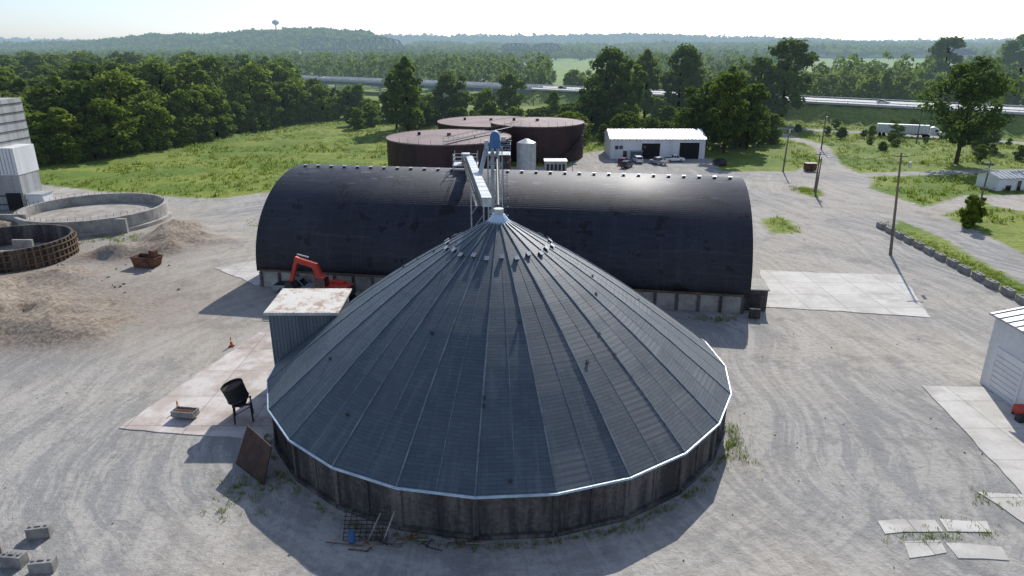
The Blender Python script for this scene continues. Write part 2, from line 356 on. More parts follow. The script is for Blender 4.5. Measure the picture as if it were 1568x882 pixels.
# ---------------------------------------------------------------- salt dome
DC=(-1.1,55.9); DR=19.7; ZR=3.4; ZA=16.6; NS=24; A0=-3.5
def dp(a,r,z): a=rad(a); return Vector((DC[0]+r*math.sin(a),DC[1]-r*math.cos(a),z))
def cz(r): return ZA-(ZA-ZR)*r/DR+.75*math.sin(math.pi*r/DR)
def roofmat():
    t=NT('dome_shingle_roof'); uv=t.uv(); s=t.sep(uv); p=t.pos()
    fi=t.math('FLOOR',t.math('DIVIDE',s[0],10.0)); hf=t.math('FLOOR',t.math('DIVIDE',s[0],5.0))
    wn=t.n('ShaderNodeTexWhiteNoise',noise_dimensions='1D'); t.set(wn.inputs['W'],fi); rnd=wn.outputs[0]
    br=t.n('ShaderNodeTexBrick'); t.set(br.inputs['Vector'],uv); br.inputs['Scale'].default_value=1.0
    br.inputs['Brick Width'].default_value=0.95; br.inputs['Row Height'].default_value=0.26; br.inputs['Mortar Size'].default_value=0.02; br.inputs['Bias'].default_value=0
    br.inputs['Color1'].default_value=(0.80,0.80,0.80,1); br.inputs['Color2'].default_value=(1,1,1,1); br.inputs['Mortar'].default_value=(0.55,0.55,0.55,1)
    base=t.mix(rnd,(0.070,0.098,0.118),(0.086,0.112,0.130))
    base=t.mix(t.ss(xx_:=t.sep(p)[0],-2.0,12.0,0,0.75),base,(0.135,0.142,0.142))  # painted shading: base colour lightened towards the right, where facets catch the sun
    c=t.mix(1.0,base,br.outputs['Color'],'MULTIPLY')
    st=t.noise(t.comb(t.math('MULTIPLY',s[0],1.1),t.math('MULTIPLY',s[1],0.10)),1.0,4,0.7)
    c=t.mix(t.ss(st,0.48,0.72,0,0.38),c,(0.165,0.185,0.195))
    c=t.mix(t.ss(t.noise(t.comb(t.math('MULTIPLY',s[0],0.5),t.math('MULTIPLY',s[1],0.25),9.0),1.0,4,0.7),0.52,0.68,0,0.45),c,(0.050,0.062,0.072))
    pn=t.noise(t.comb(t.math('MULTIPLY',hf,5.13),t.math('MULTIPLY',s[1],0.17),2.0),1.0,1,0.5)
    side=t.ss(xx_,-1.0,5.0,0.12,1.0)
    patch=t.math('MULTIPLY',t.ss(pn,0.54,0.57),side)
    rows=t.math('FRACT',t.math('DIVIDE',s[1],0.26))
    c=t.mix(t.math('MULTIPLY',patch,0.36),c,(0.24,0.24,0.23))
    row2=t.ss(t.math('ABSOLUTE',t.math('SUBTRACT',t.math('FRACT',t.math('DIVIDE',s[1],0.42)),0.5)),0.20,0.34)
    c=t.mix(t.math('MULTIPLY',t.math('MULTIPLY',patch,row2),0.5),c,(0.06,0.065,0.07))
    h=t.math('ADD',t.math('MULTIPLY',rows,0.6),t.math('MULTIPLY',t.noise(p,5,2,0.6),0.35))
    return t.fin(t.pr(c,0.52,0.0,t.bump(h,0.45,0.03),0.45))
dome=empty('salt_storage_dome')
V=[];F=[];U=[]; rt=0.8; sl=math.hypot(DR,ZA-ZR)/DR
rr=[rt,2.5,4.5,6.5,8.5,10.5,12.5,14.5,16.5,18.2,DR]
for k in range(NS):
    a0=A0+15*k; a1=a0+15
    for j in range(len(rr)-1):
        o=len(V); r0,r1=rr[j],rr[j+1]
        V+= [dp(a0,r0,cz(r0)),dp(a0,r1,cz(r1)),dp(a1,r1,cz(r1)),dp(a1,r0,cz(r0))]
        F.append((o,o+1,o+2,o+3))
        h0=r0*math.sin(rad(7.5));h1=r1*math.sin(rad(7.5)); q=math.cos(rad(7.5))*sl
        U.append([(k*10+5-h0,r0*q),(k*10+5-h1,r1*q),(k*10+5+h1,r1*q),(k*10+5+h0,r0*q)])
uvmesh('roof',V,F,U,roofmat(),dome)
M['rib']=simple('roof_rib_metal',(0.22,0.25,0.27),(0.10,0.125,0.145),0.5,0.45,0.1)
b=MB()
for k in range(NS):
    a=A0+15*k
    for r0,r1 in zip(rr[:-1],rr[1:]): b.beam(dp(a,r0,cz(r0)+.02),dp(a,r1,cz(r1)+.02),0.12,0.07,'rib')
b.obj('roof_ribs',dome)
b=MB()
for k in range(NS):
    a0=A0+15*k
    for r0,r1 in zip(rr[2:-1],rr[3:]):
        b.beam(dp(a0,r0,cz(r0)).lerp(dp(a0+15,r0,cz(r0)),.5)+Vector((0,0,.006)),dp(a0,r1,cz(r1)).lerp(dp(a0+15,r1,cz(r1)),.5)+Vector((0,0,.006)),0.05,0.02,'rib')
b.obj('roof_seams',dome)
b=MB()
for k in range(NS):
    p0=dp(A0+15*k,DR+.05,ZR-.04);p1=dp(A0+15*k+15,DR+.05,ZR-.04); b.beam(p0,p1,0.09,0.16,'rimblue')
b.obj('rim_flashing',dome)
b=MB()
for k in range(NS):
    a0=A0+15*k;a1=a0+15
    vs=[dp(a0,19.35,-.2),dp(a1,19.35,-.2),dp(a1,19.35,ZR-.05),dp(a0,19.35,ZR-.05)]
    b.add(vs,[(0,1,2,3)],'concwall')
    X=Matrix.Translation(dp(a0,19.38,1.6))@Matrix.Rotation(rad(a0),4,'Z'); b.box((0,0,0),(.34,.30,3.5),'concwall',X)
    pm=dp(a0,19.4,0).lerp(dp(a1,19.4,0),.5); X=Matrix.Translation((pm.x,pm.y,1.6))@Matrix.Rotation(rad(a0+7.5),4,'Z')
    b.box((0,0,0),(.10,.10,3.4),'concwall',X)
    X=Matrix.Translation((pm.x,pm.y,.12))@Matrix.Rotation(rad(a0+7.5),4,'Z')
    b.box((0,0,0),(5.0,.5,.36),'concwall',X)
b.obj('wall',dome)
b=MB()
b.cyl((DC[0],DC[1],cz(.95)-.1),(DC[0],DC[1],ZA+.1),1.05,.5,'rimblue',16)
b.cyl((DC[0],DC[1],ZA+.102),(DC[0],DC[1],ZA+.55),.42,.42,'galv',12)
b.obj('peak_cap',dome)
b=MB()
def vent(a,r,s,mat='darksteel'):
    X=Matrix.Translation(dp(a,r*.995,cz(r)+s*.25))@Matrix.Rotation(rad(a),4,'Z')@Matrix.Rotation(rad(35),4,'X')
    b.box((0,0,0),(s,s,s*.55),mat,X); b.box((0,0,s*.35),(s*1.25,s*1.25,s*.14),'galv' if s>.3 else mat,X)
for k in range(NS): vent(A0+15*k+7.5,4.5 if k%2 else 4.3,.31)
for r in np.arange(11.5,18,1.6): vent(A0+45,r,.15)
for a,r in ((-90,5.5),(-95,7),(-100,8.5),(10,9.6),(-3,14.5),(-26,10.8),(-3,15.0),(-38,17),(60,9),(75,8),(88,12),(-60,15),(30,13),(3,19)): vent(a,r,.17)
b.obj('roof_vents',dome)

an=empty('dome_hopper_annex')
b=MB(); b.box((-18.3,58.6,3.95),(5.9,4.9,7.9),'bluegrey')
for i in range(20): b.beam((-21.2+i*.31,56.13,0),(-21.2+i*.31,56.13,7.85),.1,.05,'bluegrey')
b.obj('walls',an)
b=MB(); X=Matrix.Translation((-18.3,58.6,8.02))@Matrix.Rotation(rad(3),4,'X')
b.box((0,0,0),(6.5,5.5,.14),'patchroof',X)
for i in range(11): b.box((-3.1+i*.62,0,.09),(.05,5.4,.04),'patchroof',X)
b.box((0,-2.77,-.05),(6.5,.05,.26),'galv',X); b.obj('roof',an)

# ---------------------------------------------------------------- barn
A=Vector((-32.6,85.6,0)); ang=math.atan2(-9.8,59.7); BL=60.4; BX=Matrix.Translation(A)@Matrix.Rotation(ang,4,'Z')
barn=empty('storage_barn')
def barnroof():
    t=NT('barn_asphalt_shingles'); uv=t.uv(); s=t.sep(uv); p=t.pos()
    rows=t.math('FRACT',t.math('DIVIDE',s[1],0.33))
    br=t.n('ShaderNodeTexBrick'); t.set(br.inputs['Vector'],uv); br.inputs['Scale'].default_value=1.0
    br.inputs['Brick Width'].default_value=1.0; br.inputs['Row Height'].default_value=0.33; br.inputs['Mortar Size'].default_value=0.02
    br.inputs['Color1'].default_value=(0.75,0.75,0.75,1); br.inputs['Color2'].default_value=(1,1,1,1); br.inputs['Mortar'].default_value=(0.5,0.5,0.5,1)
    c=t.mix(t.ss(t.noise(p,0.12,3,0.6),0.35,0.65),(0.020,0.022,0.033),(0.031,0.034,0.050))
    st=t.noise(t.comb(t.math('MULTIPLY',s[0],0.9),t.math('MULTIPLY',s[1],0.12)),1.0,4,0.7)
    c=t.mix(t.ss(st,0.48,0.72,0,0.45),c,(0.062,0.062,0.075))
    cs=t.noise(t.comb(t.math('MULTIPLY',s[0],0.08),t.math('MULTIPLY',s[1],1.1)),1.0,4,0.7)
    c=t.mix(t.ss(cs,0.50,0.68,0,0.5),c,(0.055,0.058,0.072))
    wr=t.noise(t.comb(t.math('MULTIPLY',s[0],0.22),t.math('MULTIPLY',s[1],0.8)),1.0,5,0.75)
    top=t.ss(s[1],11,16)
    c=t.mix(t.math('MULTIPLY',t.ss(wr,0.57,0.62),top),c,(0.14,0.155,0.18))
    dk=t.noise(t.comb(t.math('MULTIPLY',s[0],0.35),t.math('MULTIPLY',s[1],0.35)),1.0,3,0.6)
    c=t.mix(t.ss(dk,0.60,0.62,0,0.85),c,(0.008,0.008,0.010))
    c=t.mix(1.0,c,br.outputs['Color'],'MULTIPLY')
    return t.fin(t.pr(c,0.60,0,t.bump(rows,0.4,0.03),0.35))
prof=[];K=36
for i in range(K+1):
    th=math.pi*i/K; cx=-math.cos(th); sz=math.sin(th)
    prof.append((14+14.2*cx, 2.1+11.3*abs(sz)**.93))
arc=[0]
for i in range(K): arc.append(arc[-1]+math.dist(prof[i],prof[i+1]))
V=[];F=[];U=[]
xsb=(-.5,15,30,45,BL+.7); n=K+1
for j,x in enumerate(xsb):
    for (y,z) in prof: V.append(BX@Vector((x,y,z)))
for j in range(4):
    for i in range(K):
        F.append((j*n+i,(j+1)*n+i,(j+1)*n+i+1,j*n+i+1)); U.append([(xsb[j],arc[i]),(xsb[j+1],arc[i]),(xsb[j+1],arc[i+1]),(xsb[j],arc[i+1])])
ro=uvmesh('roof',V,F,U,barnroof(),barn,True)
sm=ro.modifiers.new('thick','SOLIDIFY'); sm.thickness=.25; sm.offset=-1
b=MB()
for x in (0.1,BL-.1):
    b.add([(x,y,z-.3) for y,z in prof]+[(x,28,0),(x,0,0)],[tuple(range(K+3))],'bluegrey',BX)
b.obj('gable_ends',barn)
b=MB()
for y in (0.1,27.9):
    b.box((BL/2,y,1.15),(BL,.4,2.3),'concrete',BX)
    for i in range(25): b.box((i*BL/24,y,1.0),(.35,.75,2.0),'concwall',BX)
b.box((BL/2,-.15,2.32),(BL,.7,.14),'wood',BX)
b.obj('concrete_walls',barn)
b=MB()
for i in range(31):
    x=1+i*BL/31; b.box((x,13.5,13.45),(.35,.35,.3),'darksteel',BX); b.box((x,13.5,13.64),(.5,.5,.07),'galv',BX)
b.obj('ridge_vents',barn)
b=MB(); b.box((BL+1.6,3,1.3),(2.6,4,2.6),'concwall',BX); b.box((BL+1.2,8,2),(1.2,2,3.6),'white',BX); b.box((BL+1.6,3,2.68),(2.9,4.3,.14),'concrete',BX); b.box((BL+1.2,-1.4,.6),(1.2,.5,1.2),'concwall',BX)
b.box((BL+1.6,.96,1.1),(1.1,.06,2.1),'darksteel',BX); b.obj('barn_side_shed')

# ---------------------------------------------------------------- conveyor and elevator
cv=empty('overhead_conveyor')
p0=Vector((-5.9,96,14.9)); p1=Vector((-2.1,57.0,17.4))
b=MB(); b.beam(p0,p1,.75,.7,'galv'); b.beam(p0+Vector((0,0,.40)),p1+Vector((0,0,.40)),.85,.06,'galv')
for i in range(14):
    q=p0.lerp(p1,(i+.5)/14); d_=(p1-p0).normalized()*.08; b.beam(q-d_,q+d_,.9,.9,'galv')
b.obj('gallery',cv)
b=MB()
d=(p1-p0); side=Vector((d.y,-d.x,0)).normalized()
for s_ in (1,):
    o=side*s_*1.0
    for hh in (.45,.95): b.beam(p0+o+Vector((0,0,hh)),p1+o+Vector((0,0,hh)),.04,.04,'darksteel')
    for i in range(20):
        q=p0.lerp(p1,i/19)+o; b.beam(q+Vector((0,0,-.2)),q+Vector((0,0,.95)),.04,.04,'darksteel')
    b.beam(p0+side*s_*.72+Vector((0,0,-.3)),p1+side*s_*.72+Vector((0,0,-.3)),.5,.05,'darksteel')
b.obj('walkway_railing',cv)
b=MB()
b.box((-6.4,96,14.2),(3.4,3,.12),'galv')
for x in (-8.0,-4.8):
    for y in (94.6,97.4): b.beam((x,y,12.6),(x,y,15.8),.1,.1,'galv')
for z in (14.9,15.4): 
    b.beam((-8.0,94.6,z),(-4.8,94.6,z),.06,.06,'galv'); b.beam((-8.0,97.4,z),(-4.8,97.4,z),.06,.06,'galv'); b.beam((-8.0,94.6,z),(-8.0,97.4,z),.06,.06,'galv')
b.box((-6.4,96.2,15.0),(1.1,1.2,1.3),'galv')
b.obj('ridge_platform',cv)
b=MB()
for x in (-4.6,-3.2):
    b.beam((x,76.6,0),(x,76.6,15.8),.14,.14,'galv')
for i in range(8): b.beam((-4.6,76.6,i*1.95),(-3.2,76.6,i*1.95+1.95),.07,.07,'galv')
b.obj('support_bent',cv)
el=empty('bucket_elevator')
b=MB()
ex,ey=-1.9,78.2
for sx in (-1,1):
    for sy in (-1,1): b.beam((ex+sx*.8,ey+sy*.8,0),(ex+sx*.8,ey+sy*.8,19),.11,.11,'galv')
for i in range(10):
    z=i*1.9
    for sy in (-1,1): b.beam((ex-.8,ey+sy*.8,z),(ex+.8,ey+sy*.8,z+1.9),.06,.06,'galv'); b.beam((ex-.8,ey+sy*.8,z),(ex+.8,ey+sy*.8,z),.06,.06,'galv')
    for sx in (-1,1): b.beam((ex+sx*.8,ey-.8,z),(ex+sx*.8,ey+.8,z+1.9),.06,.06,'galv')
b.obj('lattice_frame',el)
b=MB(); b.box((ex-.3,ey,9.5),(.4,.5,19),'galv'); b.box((ex+.3,ey,9.5),(.4,.5,19),'galv'); b.obj('leg_casings',el)
b=MB(); b.box((ex,ey,19.7),(1.3,1.0,1.5),'blue',top=(.8,1)); b.cyl((ex,ey-.52,20.3),(ex,ey+.52,20.3),.5,.5,'blue',16); b.box((ex-.95,ey-.2,19.2),(.6,.6,1.2),'galv',top=(.6,.8)); b.cyl((ex+.66,ey,19.9),(ex+1.2,ey,19.9),.25,.25,'galv',10); b.obj('head_drive',el)
b=MB(); b.box((ex+.3,ey,18.3),(2.9,2.4,.08),'galv')
for z in (18.9,19.4):
    for sy in (-1,1): b.beam((ex-1.15,ey+sy*1.2,z),(ex+1.75,ey+sy*1.2,z),.04,.04,'blue')
    b.beam((ex+1.75,ey-1.2,z),(ex+1.75,ey+1.2,z),.04,.04,'blue')
for x in (-1.15,.3,1.75):
    for sy in (-1,1): b.beam((ex+x,ey+sy*1.2,18.3),(ex+x,ey+sy*1.2,19.4),.04,.04,'blue')
for sx in (.95,1.35): b.beam((ex+sx,ey-.85,0),(ex+sx,ey-.85,18.3),.05,.05,'darksteel')
for i in range(45): b.beam((ex+.95,ey-.85,i*.4),(ex+1.35,ey-.85,i*.4),.03,.03,'darksteel')
for i in range(16): 
    z=2.5+i
    b.beam((ex+.85,ey-1.45,z),(ex+1.45,ey-1.45,z),.04,.04,'blue'); b.beam((ex+.85,ey-.85,z),(ex+.85,ey-1.45,z),.04,.04,'blue'); b.beam((ex+1.45,ey-.85,z),(ex+1.45,ey-1.45,z),.04,.04,'blue')
b.obj('platform_and_ladder',el)
b=MB(); b.cyl((ex-1.0,ey-.3,18.8),(-3.5,75,16.4),.24,.24,'galv',10); b.cyl((ex+.2,ey-.6,18.2),(-1.2,58,16.9),.12,.12,'darksteel',8); b.obj('discharge_spout',el)

# ---------------------------------------------------------------- tanks
def tank(name,c,r,h,rail=True):
    b=MB(); b.cyl((c[0],c[1],-.3),(c[0],c[1],h),r,r,'tankwall',64,caps=False)
    b.cyl((c[0],c[1],h),(c[0],c[1],h+.25),r,.5,'tanktop',64); b.ring(c,r-.1,r+.12,h-.2,h+.08,'tanktop',64)
    for zz in (h*.33,h*.66): b.ring(c,r-.05,r+.04,zz,zz+.08,'tankwall',64)
    for i in range(0,64,2):
        a=2*math.pi*i/64; x,y=c[0]+(r-.2)*math.cos(a),c[1]+(r-.2)*math.sin(a)
        if rail and math.sin(a)<.2 and abs(math.cos(a))<.8 : b.beam((x,y,h),(x,y,h+1.1),.06,.06,'darksteel')
    for i in range(22):
        a=-1.3+i*.045*16/r; x,y=c[0]+(r+.5)*math.cos(a),c[1]+(r+.5)*math.sin(a); b.box((x,y,h*i/22),(.9,.9,.08),'darksteel')
    b.cyl((c[0]-r*.5,c[1]+2,h),(c[0]-r*.5,c[1]+2,h+.9),.4,.4,'darksteel',10); b.cyl((c[0],c[1],h),(c[0],c[1],h+.9),.5,.5,'tanktop',10)
    return b.obj(name)
tank('storage_tank',(-15.4,172),15.1,8.4); tank('storage_tank',(-6.5,219),16.4,7.2,False); tank('storage_tank',(7.0,196),12.9,9.4)
b=MB(); b.cyl((3.3,160,0),(3.3,160,8.6),2.1,2.1,'galv',28); b.cyl((3.3,160,8.6),(3.3,160,9.4),2.1,.4,'galv',28)
for z in range(1,9): b.ring((3.3,160),2.05,2.14,z,z+.08,'galv',28)
for i in range(6): a=i*math.pi/3; b.beam((3.3+2.15*math.cos(a),160+2.15*math.sin(a),0),(3.3+2.15*math.cos(a),160+2.15*math.sin(a),8.6),.1,.1,'galv')
b.obj('small_silo')
b=MB(); b.box((10.5,168,1.6),(5.2,4,3.2),'plant'); b.box((10.5,168,3.28),(5.6,4.4,.16),'galv')
for i in range(5): b.box((8.6+i*.95,165.97,1.7),(.6,.06,1.9),'darksteel')
b.beam((14.5,166,0),(14.5,166,4),.1,.1,'darksteel'); b.obj('electrical_shed')
b=MB()
b.beam((-15,158,9),(3,190,9.4),.9,.1,'darksteel')
for s_ in(-.5,.5): b.beam((-15+s_,158,10),(3+s_,190,10.4),.05,.05,'darksteel')
for i in range(19):
    t=i/18; b.beam((-15.5+18*t,158+32*t,9+.4*t),(-15.5+18*t,158+32*t,10+.4*t),.05,.05,'darksteel')
for x,y in ((-4,180),(-9,170)): b.beam((x,y,0),(x,y,9),.2,.2,'darksteel')
b.obj('tank_catwalk')

# ---------------------------------------------------------------- white metal building
def gable_building(name,X,L,D,h,hr,wall,roof,doors,trim='white'):
    e=empty(name)
    b=MB(); pr_=[(0,0),(D,0),(D,h),(D/2,hr),(0,h)]
    vs=[(0,y,z) for y,z in pr_]+[(L,y,z) for y,z in pr_]
    b.add(vs,[(0,1,2,3,4)[::-1],(5,6,7,8,9),(0,5,9,4),(1,2,7,6)],wall,X)
    b.obj('walls',e)
    b=MB(); o=.35; s=(hr-h)/(D/2)
    b.add([(-o,-o,h-s*o+.05),(L+o,-o,h-s*o+.05),(L+o,D/2,hr+.05),(-o,D/2,hr+.05),(-o,D+o,h-s*o+.05),(L+o,D+o,h-s*o+.05)],[(0,1,2,3),(3,2,5,4)],roof,X)
    for i in range(int(L/1.0)+1): b.beam(X@Vector((i,-o,h-s*o+.08)),X@Vector((i,D/2,hr+.08)),.06,.05,roof)
    b.box((L/2,-o,h-s*o-.02),(L+2*o,.12,.18),'galv',X)
    r=b.obj('roof',e); m=r.modifiers.new('s','SOLIDIFY'); m.thickness=.06
    b=MB()
    for x,wd,hh,mt in doors:
        b.box((x,-.02,hh/2),(wd,.1,hh),mt,X)
        b.box((x,-.05,hh+.1),(wd+.4,.14,.2),trim,X)
        for q in (-1,1): b.box((x+q*(wd/2+.1),-.05,hh/2),(.2,.14,hh),trim,X)
    b.obj('doors',e)
    return e
gable_building('white_metal_building',TR(26.9,191,0,rad(-.5)),25.8,14,5.4,7.2,'whitewall','white',[(11,5,4.2,'black'),(21.5,5.4,4.4,'black'),(4.0,1.1,2.2,'glass'),(7,1.0,2.2,'whitewall')])  # black sheets in the two wide doorways paint the darkness of open bays
b=MB()
for x in (28.6,29.8,36.2): b.box((x,190.9,3.1),(.9,.12,.9),'glass')
b.box((34,190.6,1.1),(3,1.6,2.2),'bluegrey'); b.box((34,190.5,2.26),(3.3,1.9,.12),'galv'); b.obj('building_lean_to')
e=gable_building('white_garage',TR(43.8,58.2,0,rad(-90)),24,13,6.9,8.3,'whitewall','galv',[(3.0,3.3,4.0,'white'),(9.0,3.3,4.0,'white'),(14,1.1,2.2,'glass')])
b=MB()
for z in np.arange(.5,4,.5):
    for y in (55.2,49.2): b.box((43.72,y,z),(.06,3.2,.03),'plant')
b.obj('door_panels',e)
b=MB(); b.box((43.2,51.8,.6),(.8,1.2,.7),'red'); b.box((42.6,51,.35),(.6,.6,.6),'darksteel')
for q in ((42.9,51.3),(42.9,52.3),(43.5,51.3),(43.5,52.3)): b.cyl((q[0],q[1]-.05,.15),(q[0],q[1]+.05,.15),.15,.15,'black',10)
b.obj('tool_cart')

# ---------------------------------------------------------------- left batch plant
pl=empty('batch_plant_tower')
b=MB(); b.box((-99.5,134,10),(9,9,20),'plant')
for i in range(12): b.box((-99.5,129.42,1+i*1.65),(9.3,.2,.14),'darksteel'); b.box((-94.95,134,1+i*1.65),(.2,9.1,.14),'darksteel')
for i in range(6): b.box((-103.2+i*1.5,129.45,14),(.7,.1,.8),'glass')
b.obj('tower',pl)
b=MB(); b.box((-95.4,131.8,9.2),(6.6,6,5.0),'whitewall'); b.box((-95.4,131.8,4.8),(6.4,5.6,3.8),'plant',top=(1.0,1.0))
for i in range(11): b.beam((-98.6+i*.65,128.75,6.8),(-98.6+i*.65,128.75,11.6),.08,.08,'plant')
b.box((-94,128.9,1.7),(2.6,.5,3.2),'black'); b.box((-90.5,131,1.4),(3,3,2.8),'white'); b.box((-90.5,131,2.9),(3.3,3.3,.14),'galv')  # black box paints the dark inside of the base opening
for x in (-98.2,-92.4): b.box((x,129.2,1.6),(.5,.5,3.2),'concrete')
b.obj('loading_bay',pl)
b=MB()
for i in range(10): b.beam((-104+i,129.7,20),(-104+i,129.7,21.1),.07,.07,'darksteel')
for z in(20.5,21.1): b.beam((-104,129.7,z),(-95,129.7,z),.07,.07,'darksteel'); b.beam((-95,129.7,z),(-95,138.4,z),.07,.07,'darksteel')
b.box((-101,134,20.9),(3,3,1.8),'galv'); b.beam((-108,130,12),(-99,133,21.5),.8,.6,'galv'); b.obj('roof_gear',pl)

b=MB(); c=(-74.5,121); b.ring(c,11.3,11.9,0,2.6,'concrete',64); b.ring(c,11.9,12.6,0,.6,'concrete',64)
b.cyl((c[0],c[1],0),(c[0],c[1],.9),11.3,11.3,'gravelfill',48)
for i in range(64):
    a=2*math.pi*i/64; b.beam((c[0]+11.35*math.cos(a),c[1]+11.35*math.sin(a),2.6),(c[0]+11.35*math.cos(a),c[1]+11.35*math.sin(a),3.2),.04,.04,'darksteel')
b.box((-66,112.5,1.2),(3.4,.5,2.4),'concrete'); b.box((-84,113.5,1.6),(5,.4,2.6),'concrete')
b.obj('round_concrete_basin')
b=MB(); c=(-73.5,97.5); b.ring(c,7.9,8.3,0,3.2,'concwall',56); b.cyl((c[0],c[1],0),(c[0],c[1],.3),7.9,7.9,'gravelfill',40)
for i in range(60):
    a=2*math.pi*i/60; q=(c[0]+8.42*math.cos(a),c[1]+8.42*math.sin(a))
    b.box((0,0,1.6),(.16,.3,3.2+R.uniform(-.2,.3)),'wood',TR(q[0],q[1],0,a))
for z in (.8,1.7,2.6): b.ring(c,8.5,8.62,z,z+.14,'wood',56)
b.box((-74,101,1.2),(3,.4,1.6),'concrete'); b.box((-76,97,.9),(.5,2,1.4),'concrete')
b.obj('round_basin_formwork')

# ---------------------------------------------------------------- highway
def off(P,i,d):
    a=Vector(P[max(i-1,0)]+(0,));c=Vector(P[min(i+1,len(P)-1)]+(0,));t=(c-a).normalized(); n=Vector((-t.y,t.x,0)); q=Vector(P[i]+(0,))
    return q+n*d
def cr(P,k=8):
    o=[]
    for i in range(len(P)-1):
        p=[np.array(P[max(0,min(len(P)-1,i+j))],float) for j in(-1,0,1,2)]
        for j in range(k):
            t=j/k; o.append(tuple(.5*((2*p[1])+(-p[0]+p[2])*t+(2*p[0]-5*p[1]+4*p[2]-p[3])*t*t+(-p[0]+3*p[1]-3*p[2]+p[3])*t**3)))
    o.append(tuple(map(float,P[-1]))); return o
HP=cr(HWY)
def sweep(b,P,d0,d1,z0,z1,mat):
    vs=[];fs=[]
    for i in range(len(P)):
        A_=off(P,i,d0);B_=off(P,i,d1); vs+=[(A_.x,A_.y,z0),(B_.x,B_.y,z0),(B_.x,B_.y,z1),(A_.x,A_.y,z1)]
    for i in range(len(P)-1):
        for k in range(4): fs.append((4*i+k,4*i+(k+1)%4,4*i+4+(k+1)%4,4*i+4+k))
    b.add(vs,fs,mat)
hw=empty('highway')
LP=[p for p in HP if p[0]<20]; RP=[p for p in HP if p[0]>-5]
b=MB(); sweep(b,HP,-11,11,HZ-.8,HZ,'asphalt'); b.obj('roadway',hw)
b=MB()
for d in (-11.2,-.3,10.8): sweep(b,LP,d,d+.4,HZ+.004,HZ+.8,'parapet')
for d in (-11.0,10.8): sweep(b,RP,d,d+.08,HZ+.45,HZ+.75,'parapet')
for i in range(len(RP)):
    for d in (-11.0,10.8):
        q=off(RP,i,d); b.beam(q+Vector((0,0,HZ)),q+Vector((0,0,HZ+.7)),.15,.15,'parapet')
for d in (-6,5.6): sweep(b,HP,d,d+.2,HZ+.004,HZ+.02,'white')
b.obj('barriers_and_lines',hw)
b=MB()
sweep(b,LP,-10.5,10.5,HZ-2.6,HZ-.81,'bridgedark')
for i in range(0,len(LP),2):
    for d in (-8,0,8): q=off(LP,i,d); b.cyl((q.x,q.y,-1),(q.x,q.y,HZ-2.6),.7,.7,'parapet',10)
    q0=off(LP,i,-10);q1=off(LP,i,10); b.beam(q0+Vector((0,0,HZ-3.2)),q1+Vector((0,0,HZ-3.2)),1.4,1.2,'parapet')
b.obj('bridge_girders_and_piers',hw)
def truss(name,x0,y0,x1,y1,z,hh,n,spans):
    b=MB(); A_=Vector((x0,y0,z));B_=Vector((x1,y1,z)); b.beam(A_,B_,8,1.8,'bridgedark')
    sd_=(B_-A_).normalized().cross(Vector((0,0,1)))*4
    for s_ in range(spans):
        for sg in (-1,1):
            P=[]
            for i in range(n+1):
                t=(s_+i/n)/spans; q=A_.lerp(B_,t)+sd_*sg; u=i/n; P.append((q,q+Vector((0,0,hh*(0 if i in(0,n) else .62+.38*math.sin(math.pi*u))))))
            for i in range(n):
                b.beam(P[i][1],P[i+1][1],1.1,1.1,'bridgedark')
                if 0<i: b.beam(P[i][0],P[i][1],.8,.8,'bridgedark')
                if i<n-1: b.beam(P[i][0] if i<n/2 else P[i][1],P[i+1][1] if i<n/2 else P[i+1][0],.7,.7,'bridgedark')
        q=A_.lerp(B_,s_/spans); b.box((q.x,q.y,z/2-1),(5,10,z+2),'parapet')
    b.obj(name)
truss('truss_bridge',-345,1180,-180,1230,20,18,9,2)
truss('truss_bridge',-20,1240,85,1260,18,11,8,2)

# ---------------------------------------------------------------- trees
def norm(a): return a/np.maximum(np.linalg.norm(a,axis=-1,keepdims=True),1e-6)
def leafq(g,C,Rr,per,size,flat=.75,tb=None):
    n=len(C); idx=np.repeat(np.arange(n),per); N=len(idx)
    d=norm(g.normal(size=(N,3))); r=(Rr[idx]*g.random(N)**.45)[:,None]
    p=C[idx]+d*r*np.array([1,1,flat]); nr=norm(d*.9+g.normal(size=(N,3))*.6+np.array([0,0,.45]))
    a=norm(np.cross(nr,g.normal(size=(N,3)))); c=np.cross(nr,a); s=(size*(.55+.9*g.random(N)))[:,None]
    V=np.stack([p+a*s,p+c*s*.62,p-a*s*.9,p-c*s*.62],1).reshape(-1,3)
    ct=g.random(n) if tb is None else tb
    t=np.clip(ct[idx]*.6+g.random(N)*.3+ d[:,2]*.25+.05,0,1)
    return V,np.repeat(t,4)
def tube(p0,p1,r0,r1,n=6):
    p0=np.array(p0,float);p1=np.array(p1,float);d=norm(p1-p0);a=norm(np.cross(d,[.3,.9,.1]));c=np.cross(d,a)
    t=np.arange(n)*2*np.pi/n; ringv=np.cos(t)[:,None]*a+np.sin(t)[:,None]*c
    V=np.concatenate([p0+ringv*r0,p1+ringv*r1]); Qd=[(i,(i+1)%n,n+(i+1)%n,n+i) for i in range(n)]
    return V,np.array(Qd)
